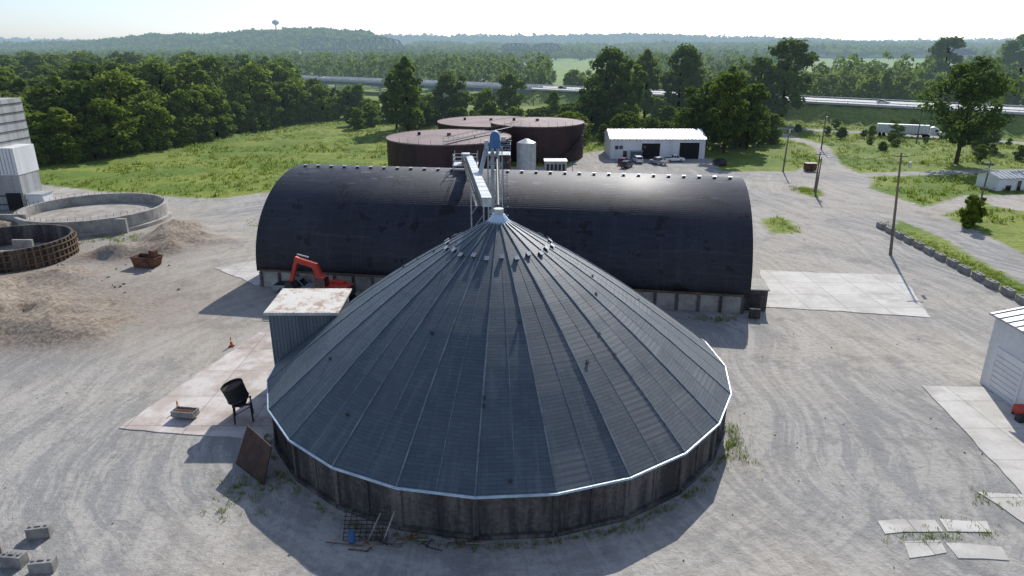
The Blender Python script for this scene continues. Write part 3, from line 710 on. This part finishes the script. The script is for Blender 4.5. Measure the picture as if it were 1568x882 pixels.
def treemesh(name,seed,h,cr_,nc,per,ls,base=.25,shape='round',lm='leaf',cs=1.0):
    g=np.random.default_rng(seed)
    cz_=h*(base+(1-base)/2); rz=h*(1-base)/2
    u=g.random(nc); z=(u*2-1)
    if shape=='oval': prof_=np.sqrt(np.clip(1-np.abs(z)**2.2,0.02,1))
    elif shape=='cone': prof_=np.clip(1.0-.55*(u),.1,1)*np.sqrt(np.clip(1-(np.abs(z))**5,.05,1))
    else: prof_=np.sqrt(np.clip(1-(z-.0)**2,0.05,1))*(1.05-.1*u)
    an_=g.random(nc)*2*np.pi; rr_=cr_*prof_*(g.random(nc)**.42)*(.72+.4*g.random(nc))
    C=np.stack([rr_*np.cos(an_),rr_*np.sin(an_),cz_+z*rz*(.86+.14*g.random(nc))],-1)
    C[:,0]+=g.normal()*.06*h*(C[:,2]/h)
    Rr=cr_*(.17+.20*g.random(nc))*cs
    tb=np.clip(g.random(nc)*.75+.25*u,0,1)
    V,t=leafq(g,C,Rr,per,ls,.7,tb); Vs=[V];Ts=[t];Qs=[np.arange(len(V)).reshape(-1,4)];Ms=[np.zeros(len(V)//4)]; o=len(V)
    def addt(p0,p1,r0,r1,n=6):
        nonlocal o
        v,q=tube(p0,p1,r0,r1,n); Vs.append(v);Qs.append(q+o);Ms.append(np.ones(len(q)));Ts.append(np.zeros(len(v))); o+=len(v)
    tr=h*.016+.06; top=np.array([C[:,0].mean(),0,h*.82]); mid=np.array([g.normal()*.25,g.normal()*.25,h*.4])
    addt((0,0,-.5),mid,tr*1.25,tr*.8,8); addt(mid,top,tr*.8,tr*.15,6)
    for i in g.choice(nc,min(nc,14),replace=False):
        zz=min(C[i,2]*.75,h*.75); q=mid+(top-mid)*max(0,(zz-h*.4)/(h*.42)) if zz>h*.4 else np.array([mid[0]*zz/(h*.4),mid[1]*zz/(h*.4),max(zz,h*.18)])
        m_=(q+C[i])/2+np.array([0,0,.03*h]); addt(q,m_,tr*.42,tr*.25,5); addt(m_,C[i],tr*.25,tr*.06,5)
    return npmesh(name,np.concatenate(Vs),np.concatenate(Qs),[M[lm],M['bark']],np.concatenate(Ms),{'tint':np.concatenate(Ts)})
TM=[treemesh('tree_a',1,20,6.6,60,60,.68,.08,'round',cs=1.15),treemesh('tree_b',2,22,5.4,66,55,.68,.06,'oval',cs=1.15),
    treemesh('tree_c',3,18,7.0,60,60,.72,.06,'round','leaf2',cs=1.15),treemesh('tree_d',4,24,6.4,72,58,.70,.08,'oval','leaf2',cs=1.1),
    treemesh('tree_e',5,17,6.0,55,60,.66,.02,'cone','leafl',cs=1.15),treemesh('tree_f',6,16,6.6,52,60,.66,.0,'round','leafl',cs=1.2)]
TH=[20,22,18,24,17,16]
NM=['maple_tree','poplar_tree','oak_tree','cottonwood_tree','elm_tree','willow_tree']
def put(name,k,x,y,h,wf=1.0,parent=None,z=0):
    o=bpy.data.objects.new(name,TM[k]); COL.objects.link(o); s=h/TH[k]; o.scale=(s*wf,s*wf,s); o.rotation_euler=(0,0,R.uniform(0,6.28)); o.location=(x,y,z)
    if parent: o.parent=parent
    return o
big=treemesh('big_cottonwood',21,26,10.0,85,60,.55,.22,'round','leaf2')
o=bpy.data.objects.new('large_cottonwood_tree',big); COL.objects.link(o); o.location=(117,183,0)
for (x,y,h,k,wf) in [(-37,252,25,1,1.0),(-42,257,21,3,.85),(-1,300,18,0,1.1),(-24,290,19,2,1),(-12,292,12,5,1),(17,285,12,4,1),(35,268,28,3,1.0),(43,262,24,1,.95),(39,275,22,0,1),(56,300,27,1,1.0),
    (69,296,29,3,.95),(75,300,27,1,.9),(61,201,22,3,.95),(70,208,19,0,.95),(57,213,19,2,1),(66,218,23,1,1.0),(106,279,31,3,1.15),(98,285,25,0,1),(28,250,16,2,1),(80,240,13,4,1),
    (262,440,33,3,1.3),(330,470,36,0,1.3),(205,330,12,0,1.2),(138,205,9,2,1),(78.5,116,5.6,4,.9),(80.5,118,5.2,2,.9),(160,195,12,0,1.1)]:
    put(NM[k],k,x,y,h,wf)
sh=empty('shrub_row')
for i in range(50):
    x=R.uniform(12,85);y=R.uniform(214,262)
    put('shrub',R.choice([0,2,4,5]),x,y,R.uniform(5,10),1.3,sh)
for i in range(40): put('shrub',R.choice([0,2,4,5]),R.uniform(-62,2),R.uniform(258,300),R.uniform(5,10),1.3,sh)
for i in range(26): put('shrub',R.choice([0,4,5]),R.uniform(5,90),R.uniform(268,300),R.uniform(4,8),1.3,sh)
for i in range(50):
    x=R.uniform(98,230);y=R.uniform(200,265)
    put('shrub',R.choice([0,2,4,5]),x,y+R.uniform(-40,10),R.uniform(2,5),1.4,sh)
fe=[(-200,205),(-150,180),(-122,178),(-107,198),(-100,238),(-87,283),(-62,308)]
fo=empty('woodland')
FP=fe+[(-66,330),(-110,345),(-160,470),(-420,520),(-420,300)]
pts=[]
def ok(x,y,d):
    for a,b_ in pts:
        if (a-x)**2+(b_-y)**2<d*d: return False
    return True
for a,b_ in zip(fe[:-1],fe[1:]):
    for row in (0,1):
        n=int(math.dist(a,b_)/5.5)
        for i in range(n):
            t=(i+R.random()*.6)/n; x=a[0]+(b_[0]-a[0])*t+R.uniform(-3,1)+row*2;y=a[1]+(b_[1]-a[1])*t+R.uniform(0,4)-row*4
            if not row: pts.append((x,y))
            put('tree',R.choice([0,4,4,5,5]),x,y,R.uniform(9,17) if not row else R.uniform(3,7),1.15,fo)
xx=np.array([R.uniform(-420,-40) for _ in range(6000)]); yy=np.array([R.uniform(178,510) for _ in range(6000)])
sdp=sdpoly(xx,yy,FP); dhw=-sdline(xx,yy,HWY,0)
for x,y,s_,dw in zip(xx,yy,sdp,dhw):
    if s_>3 and x>-.82*y-10 and ok(x,y,7.5+(y-200)*.016) and dw>17:
        pts.append((x,y)); hh=R.uniform(15,25)
        if x/y>-.33: hh=min(hh,30-22.5*y/(395-.68*x)-1+R.uniform(-3,2)) if x/y>-.29 else hh
        put('tree',R.choice([0,1,2,3,4,5]),x,y,max(7,hh),R.uniform(1,1.25),fo)
def farforest(name,P,hs,per,ls,seed):
    g=np.random.default_rng(seed); n=len(P); C=[];Rr=[];T=[]
    P=np.array(P,float); H=np.array(hs)
    k=7
    for j in range(k):
        f=.25+.65*j/(k-1); w=H*.24*math.sqrt(max(.1,1-(2*(f-.5))**2*1.0))
        a=g.random(n)*6.28
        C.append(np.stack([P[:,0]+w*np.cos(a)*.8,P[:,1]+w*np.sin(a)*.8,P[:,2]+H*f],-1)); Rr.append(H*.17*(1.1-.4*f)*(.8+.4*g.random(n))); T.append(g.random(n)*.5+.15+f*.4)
    V,t=leafq(g,np.concatenate(C),np.concatenate(Rr),per,ls,.8,np.concatenate(T))
    me=npmesh(name,V,np.arange(len(V)).reshape(-1,4),[M['leaf']],None,{'tint':t}); o=bpy.data.objects.new(name,me); COL.objects.link(o)
def infield(x,y):
    if 425<y<1250 and .055*y<x<.135*y: return True
    if 560<y<1750 and .40*y<x<.62*y: return True
    return False
P=[];H=[]
for i in range(5000):
    y=330+ (R.random()**1.3)*1250; x=R.uniform(-.85,.85)*y
    if infield(x,y): continue
    hy=395-.68*x if x<160 else 280-(x-160)
    if x<-60 and y<505 and y<hy: continue
    if y<hy+20: continue
    P.append((x,y,0)); H.append(R.uniform(13,22) if x<0 else (R.uniform(8,17) if R.random()<.85 else R.uniform(18,25)))
P_=np.array(P); dd=-sdline(P_[:,0],P_[:,1],HWY,0)
keep=[i for i in range(len(P)) if dd[i]>20]
P=[P[i] for i in keep];H=[H[i] for i in keep]
farforest('distant_forest',P,H,14,1.5,3)
def hill(name,x0,x1,y0,y1,step,f,seed,nq,ls,bump_):
    xs_=np.arange(x0,x1,step);ys_=np.arange(y0,y1,step*1.3); X,Y=np.meshgrid(xs_,ys_)
    Z=f(X,Y)+(vnoise(X,Y,16,seed)-.5)*bump_+(vnoise(X,Y,45,seed+1)-.5)*bump_*1.2
    a,c=X.shape; ix=np.arange(a*c).reshape(a,c); Qh=np.stack([ix[:-1,:-1],ix[:-1,1:],ix[1:,1:],ix[1:,:-1]],-1).reshape(-1,4)
    V=np.stack([X,Y,Z],-1).reshape(-1,3); t=vnoise(X,Y,14,seed+4).ravel()*.6
    g=np.random.default_rng(seed); xq=g.uniform(x0,x1-step,nq); yq=g.uniform(y0,y1-step*2,nq)
    zq=f(xq,yq)+(vnoise(xq,yq,16,seed)-.5)*bump_+(vnoise(xq,yq,45,seed+1)-.5)*bump_*1.2
    C=np.stack([xq,yq,zq],-1); V2,t2=leafq(g,C,np.full(nq,ls*1.4),6,ls,.8)
    Q2=np.arange(len(V2)).reshape(-1,4)+len(V)
    me=npmesh(name,np.concatenate([V,V2]),np.concatenate([Qh,Q2]),[M['leaf']],None,{'tint':np.concatenate([t,t2*.9])})
    COL.objects.link(bpy.data.objects.new(name,me))
def ss_(x,a,b): t=np.clip((x-a)/(b-a),0,1); return t*t*(3-2*t)
def hl(X,Y):
    az=X/Y
    prof_=np.interp(az,[-.95,-.74,-.6,-.5,-.42,-.36,-.30,-.25,-.20,-.165,-.14],[28,27,33,42,52,60,64,62,54,34,8])
    return prof_*ss_(Y,1350,1850)+ (vnoise(X,Y,180,2)-.5)*12*ss_(Y,1400,1700)-3
hill('wooded_hill',-2000,-170,1350,2050,11,hl,11,9000,5.0,8)
def hr_(X,Y):
    return (44+(vnoise(X,Y,700,5)-.5)*44+(vnoise(X,Y,250,6)-.5)*14)*ss_(Y,3300,4300)
hill('far_hills',-4200,4400,3300,4700,40,hr_,21,9000,12,10)
def hm_(X,Y): return 12+(vnoise(X,Y,300,9)-.5)*12+ss_(Y,1900,2400)*12
hill('river_bottom_forest',-300,2100,1500,2450,14,hm_,31,9000,6,8)

def tufts(name,P,hgt,per,lw,seed,mat='weed'):
    g=np.random.default_rng(seed); P=np.array(P,float); hgt=np.array(hgt); n=len(P); idx=np.repeat(np.arange(n),per); N=len(idx)
    a=g.random(N)*6.28; lean=g.random(N)*1.0; h=hgt[idx]*(.6+.6*g.random(N)); b0=P[idx]+np.stack([g.normal(size=N),g.normal(size=N),0*a],-1)*(hgt[idx]*.6)[:,None]
    d=np.stack([np.cos(a)*lean,np.sin(a)*lean,np.ones(N)],-1); s=np.stack([-np.sin(a),np.cos(a),0*a],-1)*(lw*hgt[idx])[:,None]
    V=np.stack([b0-s,b0+s,b0+d*h[:,None]+s*.35,b0+d*h[:,None]-s*.35],1).reshape(-1,3)
    t=np.repeat(np.clip(g.random(N)*.5+np.repeat(g.random(n),per)*.5,0,1),4)
    me=npmesh(name,V,np.arange(len(V)).reshape(-1,4),[M[mat]],None,{'tint':t}); COL.objects.link(bpy.data.objects.new(name,me))
N=30000; px=rng.uniform(-230,220,N); py=rng.uniform(120,330,N)
s1=sdpoly(px,py,G1)
for L,wd in LINES: s1=np.maximum(s1,sdline(px,py,L,wd))
msk=(s1<-1.0)&(np.abs(px)<.8*py)&~((px>50)&(px<72)&(py<205)&(py>168))&(sdline(px,py,HWY,30)<0)&(vnoise(px,py,11,4)>.3)
px,py=px[msk],py[msk]
tufts('meadow_weeds',np.stack([px,py,0*px-.1],-1),rng.uniform(.25,.8,len(px)),7,.2,1)
P=[];H=[]
def wd_(cx,cy,sx,sy,n,h):
    for i in range(n): P.append((cx+R.gauss(0,sx),cy+R.gauss(0,sy),0)); H.append(h*R.uniform(.5,1.3))
wd_(-18.5,41.5,1.2,1.4,90,.22); wd_(17.8,47,.4,1.8,70,.2); wd_(27,36.8,1.6,.4,50,.18);wd_(30,37.5,1,.5,20,.18);wd_(65.5,95,1.0,10,420,.3);wd_(63.3,147,1,2,80,.4)
wd_(47,117,1,3,60,.4);wd_(-62,108,4,2,60,.4);wd_(34,40,1,1,20,.2);wd_(-92,122,5,3,120,.5);wd_(24,74,2,.5,40,.25);wd_(-42,119,2,1.5,50,.3);wd_(-72,87,4,1.5,30,.4)
for i in range(260):
    a=rad(R.uniform(-70,75)); r=19.9+abs(R.gauss(0,.35)); P.append((DC[0]+r*math.sin(a),DC[1]-r*math.cos(a),0)); H.append(R.uniform(.1,.28))
tufts('yard_weeds',P,H,9,.10,2)
b=MB()
for i in range(500):
    if i<260: x=R.uniform(-60,55);y=R.uniform(32,120)
    else: x=R.gauss(-62,7); y=R.gauss(92,12)
    if math.hypot(x-DC[0],y-DC[1])<20.5 or (y>70 and -40<x<34) : continue
    s=R.uniform(.03,.09) if i<260 else R.uniform(.08,.3); X=TR(x,y,s*.2+.03,R.uniform(0,3)); b.box((0,0,0),(s*1.6,s*1.1,s),'gravelfill',X,top=(.6,.6))
b.obj('scattered_stones')

# ---------------------------------------------------------------- vehicles
def car(name,x,y,rot,mat,kind='suv'):
    b=MB(); X=TR(x,y,0,rot)
    if kind=='pickup': body=[(-2.7,.45),(-2.7,1.05),(-.4,1.1),(1.2,1.1),(2.6,.98),(2.75,.75),(2.7,.4)]; cab=[(-.5,1.1),(-.35,1.75),(.75,1.78),(1.4,1.1)]
    elif kind=='suv': body=[(-2.3,.4),(-2.35,1.0),(-2.2,1.1),(1.1,1.08),(2.2,.92),(2.35,.7),(2.3,.38)]; cab=[(-2.2,1.1),(-1.9,1.68),(.3,1.72),(1.15,1.08)]
    else: body=[(-2.2,.38),(-2.25,.85),(-2.0,.95),(1.0,.92),(2.1,.8),(2.25,.6),(2.2,.34)]; cab=[(-1.6,.95),(-1.0,1.38),(.2,1.42),(1.0,.92)]
    b.prism(body,-.9,.9,mat,X); b.prism(cab,-.78,.78,'glass',X)
    zt=max(c_[1] for c_ in cab); xa,xb=cab[1][0],cab[2][0]; b.box(((xa+xb)/2,0,zt+.0),(xb-xa+.1,1.5,.09),mat,X)
    for sx in (-.79,.79):
        b.beam(X@Vector((cab[0][0],sx,cab[0][1])),X@Vector((cab[1][0],sx,cab[1][1])),.08,.09,mat); b.beam(X@Vector((cab[3][0],sx,cab[3][1])),X@Vector((cab[2][0],sx,cab[2][1])),.08,.09,mat); b.beam(X@Vector(((xa+xb)/2,sx,.95)),X@Vector(((xa+xb)/2,sx,zt)),.08,.09,mat)
    L=2.7 if kind=='pickup' else 2.3
    if kind=='pickup': b.box((-1.6,0,1.09),(2.0,1.5,.05),'black',X)
    for wx in (-L*.6,L*.6):
        for sy in (-1,1): b.cyl((wx,sy*.72,.36),(wx,sy*.93,.36),.36,.36,'black',14,X); b.cyl((wx,sy*.93,.36),(wx,sy*.945,.36),.2,.2,'galv',10,X)
    for sy in (-.62,.62): b.box((L-.02,sy,.72),(.1,.35,.18),'white',X); b.box((-L-.01,sy,.8),(.1,.3,.2),'red',X)
    b.box((L,0,.45),(.12,1.7,.16),'darksteel',X); return b.obj(name,bevel=.04)
car('parked_suv',29.2,182,rad(65),'carr'); car('parked_car',33.4,185.0,rad(95),'carw','suv'); car('parked_pickup',38.4,182,rad(125),'cars','pickup')
car('parked_pickup',43.4,186.2,rad(8),'carw','pickup'); car('parked_suv',54,180.5,rad(100),'card'); car('parked_suv',29.3,177.0,rad(60),'card')
car('parked_pickup',112,136,rad(10),'carw','pickup'); car('parked_pickup',-27.5,83.2,rad(-8),'cars','pickup')
for (t_,m_,k_) in ((.33,'carw','suv'),(.47,'card','sedan'),(.60,'carw','suv'),(.71,'cars','sedan')):
    q=off(HP,int(t_*(len(HP)-1)),-4); o=car('highway_car',q.x,q.y,rad(-38),m_,k_); o.location.z=HZ+.01
def semi(name,x,y,rot):
    b=MB(); X=TR(x,y,0,rot)
    b.box((-2,0,2.65),(15.5,2.5,2.8),'white',X); b.box((-2,0,1.15),(15,1.0,.2),'darksteel',X)
    for i in range(16): b.box((-9.3+i,-1.26,2.65),(.06,.04,2.7),'galv',X)
    for wx in (-8.6,-7.4,4.6,5.8,9.6):
        for sy in (-1,1): b.cyl((wx,sy*.75,.52),(wx,sy*1.2,.52),.52,.52,'black',14,X)
    b.prism([(6.2,.8),(6.2,3.4),(7.2,3.7),(8.6,3.0),(8.9,2.1),(10.4,1.9),(10.7,.8)],-1.15,1.15,'white',X); b.box((8.0,-1.16,2.5),(.9,.04,.7),'glass',X)
    b.box((6,0,.9),(8,.9,.25),'darksteel',X); b.box((3.0,-1,.7),(.15,.15,1.2),'darksteel',X); b.box((3.0,1,.7),(.15,.15,1.2),'darksteel',X)
    return b.obj(name,bevel=.03)
semi('semi_truck',134,238,rad(-24))

def exca():
    e=empty('excavator'); X=TR(-22.0,79.5,0,rad(160))@Matrix.Scale(1.15,4)
    b=MB()
    for sy in (-1.1,1.1):
        b.prism([(-1.9,.15),(-2.1,.5),(-1.8,.85),(1.8,.85),(2.1,.5),(1.9,.15),(1.6,0.02),(-1.6,0.02)],sy-.28,sy+.28,'black',X)
        for i in range(7): b.cyl((-1.5+i*.5,sy-.31,.42),(-1.5+i*.5,sy+.31,.42),.2,.2,'darksteel',10,X)
    b.box((0,0,.6),(1.6,1.8,.4),'darksteel',X); b.obj('tracks',e)
    b=MB(); b.box((-.5,0,1.5),(3.4,2.4,1.1),'red',X,top=(.96,.94)); b.box((-1.9,0,1.45),(.7,2.3,1.0),'darksteel',X); b.box((-.6,-.6,2.15),(1.4,.8,.3),'red',X); b.obj('body',e,bevel=.06)
    b=MB(); b.box((.6,.72,2.45),(1.3,.9,1.2),'glass',X,top=(.8,.9)); b.box((.55,.72,3.08),(1.15,.9,.1),'red',X)
    for sx in (0,1.25):
        for sy in (.28,1.16): b.beam(X@Vector((sx-.03,sy,1.9)),X@Vector((sx*.85+.06,sy,3.05)),.08,.08,'red')
    b.obj('cab',e)
    b=MB()
    A1=[(1.0,-.1,1.8),(1.9,-.1,3.9),(4.3,-.1,4.3)]
    b.beam(X@Vector(A1[0]),X@Vector(A1[1]),.5,.8,'red'); b.beam(X@Vector((1.6,-.1,3.85)),X@Vector(A1[2]),.46,.7,'red')
    b.beam(X@Vector((4.0,-.1,4.6)),X@Vector((5.1,-.1,1.7)),.36,.5,'red'); b.beam(X@Vector((2.6,-.1,4.7)),X@Vector((4.0,-.1,4.9)),.16,.16,'galv')
    b.beam(X@Vector((1.5,-.45,1.7)),X@Vector((2.1,-.45,3.5)),.16,.16,'galv'); b.obj('boom_and_stick',e,bevel=.04)
    b=MB(); b.prism([(4.8,1.8),(5.6,1.7),(5.8,.9),(5.3,.4),(4.5,.6),(4.6,1.2)],-.6,.4,'darksteel',X); b.obj('bucket',e)
exca()
b=MB(); X=TR(-51.8,94,0,rad(-12))
b.prism([(-1.5,.1),(-1.9,1.5),(1.9,1.5),(1.3,.1)],-1,-.93,'rust',X); b.prism([(-1.5,.1),(-1.9,1.5),(1.9,1.5),(1.3,.1)],.93,1,'rust',X)
b.beam(X@Vector((-1.5,0,.12)),X@Vector((1.3,0,.12)),1.86,.06,'rust'); b.beam(X@Vector((-1.5,0,.1)),X@Vector((-1.9,0,1.5)),1.86,.06,'rust'); b.beam(X@Vector((1.3,0,.1)),X@Vector((1.9,0,1.5)),1.86,.06,'rust')
for sy in(-1.03,1.03): b.box((0,sy,1.5),(3.9,.08,.1),'rust',X)
b.box((1.2,0,2.0),(.9,.8,.9),'rust',X); b.obj('rusty_skip')
b=MB(); X=TR(-27.6,51.6,.1,rad(-8))
b.box((0,0,.25),(1.9,.9,.12),'darksteel',X)
for sy in (-.45,.45): b.box((0,sy,.5),(1.9,.08,.5),'blockdark',X)
for sx in (-.95,.95): b.box((sx,0,.5),(.08,.98,.5),'blockdark',X)
for i in range(8): b.box((-.8+i*.23,0,.62),(.12,.8,.06),'rust',X)
b.obj('steel_trough')
b=MB(); X=TR(-22.6,51.4,.1,rad(20))
for sx in (-.65,.65):
    for sy in (-.65,.65): b.beam(X@Vector((sx*1.1,sy*1.1,0)),X@Vector((sx,sy,1.7)),.1,.1,'darksteel')
for a_,c_ in (((-.7,-.7),(.7,-.7)),((.7,-.7),(.7,.7)),((.7,.7),(-.7,.7)),((-.7,.7),(-.7,-.7))):
    b.beam(X@Vector((a_[0],a_[1],.8)),X@Vector((c_[0],c_[1],1.4)),.06,.06,'darksteel'); b.beam(X@Vector((a_[0],a_[1],1.6)),X@Vector((c_[0],c_[1],1.6)),.1,.1,'darksteel')
X2=X@Matrix.Translation((0,0,1.25))@Matrix.Rotation(rad(-16),4,'Y')
b.cyl((0,0,0),(0,0,.7),.3,.85,'black',20,X2); b.cyl((0,0,.7),(0,0,2.1),.85,.9,'black',20,X2,caps=False); b.cyl((0,0,1.9),(0,0,1.95),.85,.85,'rustdark',20,X2)
b.cyl((0,0,2.05),(0,0,2.15),.93,.93,'darksteel',20,X2,caps=False); b.cyl((0,0,.75),(0,0,.85),.9,.9,'darksteel',20,X2); b.obj('batch_hopper')
b=MB(); b.add([(-20.9,44.9,0),(-17.9,42.2,0),(-17.3,43.1,2.6),(-19.9,45.6,2.9)],[(0,1,2,3)],'rustdark')
o=b.obj('leaning_steel_plate'); m=o.modifiers.new('s','SOLIDIFY'); m.thickness=.08
b=MB()
for i in range(34):
    x=R.uniform(-9.5,-2.5);y=R.uniform(35.0,36.5); a=R.uniform(0,3.1); l=R.uniform(.8,2.4); b.cyl((x,y,R.uniform(.05,.4)),(x+l*math.cos(a),y+l*math.sin(a)*.4,R.uniform(.05,.5)),.04,.04,R.choice(['rust','wood','darksteel','blockdark']),6)
for i in range(9):
    b.beam((-10.8+i*.35,36.3,0),(-10.6+i*.35,37.2,1.9),.04,.04,'darksteel'); b.beam((-10.8,36.3+i*.11,i*.23),(-8.0,36.3+i*.11,i*.23),.04,.04,'darksteel')
b.cyl((-8.2,36.1,0.05),(-7.4,36.4,2.2),.05,.05,'blockdark',8); b.cyl((-9.2,36.2,0.05),(-8.3,36.5,2.0),.05,.05,'blockdark',8); b.cyl((-10.2,36.2,0),(-10.2,36.2,.8),.22,.22,'blue',12); b.obj('scrap_metal_pile')
for (x,y,r_) in ((-30.4,36.8,.2),(-30.3,34.2,-.1),(-28.2,33.7,.15),(-32.4,35.0,.5)):
    b=MB(); X=TR(x,y,0,r_); b.box((0,0,.4),(1.35,.75,.8),'blockdark',X); b.box((0,0,.84),(.4,.3,.08),'blockdark',X); b.box((.45,0,.84),(.2,.3,.08),'blockdark',X); b.box((-.45,0,.84),(.2,.3,.08),'blockdark',X); b.obj('concrete_block',bevel=.04)
for i in range(13):
    y=79+i*3.05; b=MB(); X=TR(62.3+(y-79)*.03+R.uniform(-.1,.1),y,0,R.uniform(-.08,.08))
    b.box((0,0,.45),(.85,1.8,.9),'blockdark',X); b.box((0,-.4,.95),(.3,.3,.1),'blockdark',X); b.box((0,.4,.95),(.3,.3,.1),'blockdark',X); b.obj('concrete_block',bevel=.04)
def cone(x,y,z=0.1,h=.95):
    b=MB(); b.box((0,0,.03),(.5,.5,.06),'black',TR(x,y,z)); b.cyl((0,0,.06),(0,0,h*.5),.19,.11,'orange',14,TR(x,y,z),caps=False); b.cyl((0,0,h*.5),(0,0,h*.68),.11,.085,'white',14,TR(x,y,z),caps=False); b.cyl((0,0,h*.68),(0,0,h),.085,.03,'orange',14,TR(x,y,z)); b.obj('traffic_cone')
cone(-29.4,66.4,0,1.1); cone(-28.8,52.8)
def pole(name,x,y,h,arms=1,lean=0,lamp=False,az=0):
    b=MB(); t=Vector((x+lean,y,h)); b.cyl((x,y,-.3),t,.17+h*.004,.11,'pole',10)
    for i in range(arms):
        z=h-.5-i*1.0; c=Vector((x+lean*(z/h),y,z)); d=Vector((math.cos(az),math.sin(az),0)); b.beam(c-d*1.0,c+d*1.0,.12,.14,'pole')
        for q in (-.9,-.4,.4,.9): b.cyl(c+d*q,c+d*q+Vector((0,0,.25)),.04,.04,'white',8)
    if lamp: b.beam(t-Vector((0,0,.3)),t+Vector((1.2,0,.1)),.07,.07,'galv'); b.box((x+lean+1.3,y,h+.08),(.6,.25,.12),'galv')
    else: b.cyl((x+.35,y,h-2.2),(x+.35,y,h-1.3),.22,.22,'galv',12)
    b.obj(name); return t
tp=[pole('utility_pole',56.8,99.6,15.2,1,-1.2),pole('utility_pole',67,171,11.5,1,.3),pole('utility_pole',92,208,11,1),pole('street_lamp',63,142,8,0,.2,True),pole('utility_pole',64.5,146,8.5,1),pole('utility_pole',90,131,9,1,.3),pole('utility_pole',128,222,11,1)]
b=MB()
def wire(a,c,sag=1.2):
    P_=[a.lerp(c,i/10)-Vector((0,0,sag*4*(i/10)*(1-i/10))) for i in range(11)]
    for i in range(10): b.cyl(P_[i],P_[i+1],.025,.025,'black',4,caps=False)
wire(tp[0],tp[4]);wire(tp[4],tp[1]);wire(tp[1],tp[2]);wire(tp[2],tp[6]); wire(tp[5],tp[4]); b.obj('overhead_wires')
b=MB(); wx,wy=-600,1880; M['wt']=simple('water_tower_paint',(0.35,0.42,0.46),(0.3,0.36,0.4),.01,.6,painted_haze=True)
b.cyl((wx,wy,45),(wx,wy,76),1.8,1.3,'wt',12)
for (z0,r0,z1,r1) in ((72,1.3,75,7),(75,7,78,9),(78,9,81,8.2),(81,8.2,84,4.5),(84,4.5,85,.5)): b.cyl((wx,wy,z0),(wx,wy,z1),r0,r1,'wt',20,caps=False)
b.obj('water_tower')
gable_building('farm_shed',TR(560,930,8,rad(10)),34,22,8,15,'white','galv',[(10,5,4,'black')])
gable_building('site_office',TR(104,147,0,rad(8)),10,6,2.8,3.6,'white','galv',[(5,1,2.1,'glass'),(2.5,1.4,1.2,'glass')])
b=MB(); b.box((74,172,1),(2.6,1.8,1.6),'rust'); b.box((74,172,1.9),(2.7,1.9,.12),'darksteel'); b.box((74,171,.9),(.2,.2,1.2),'darksteel'); b.obj('dumpster')
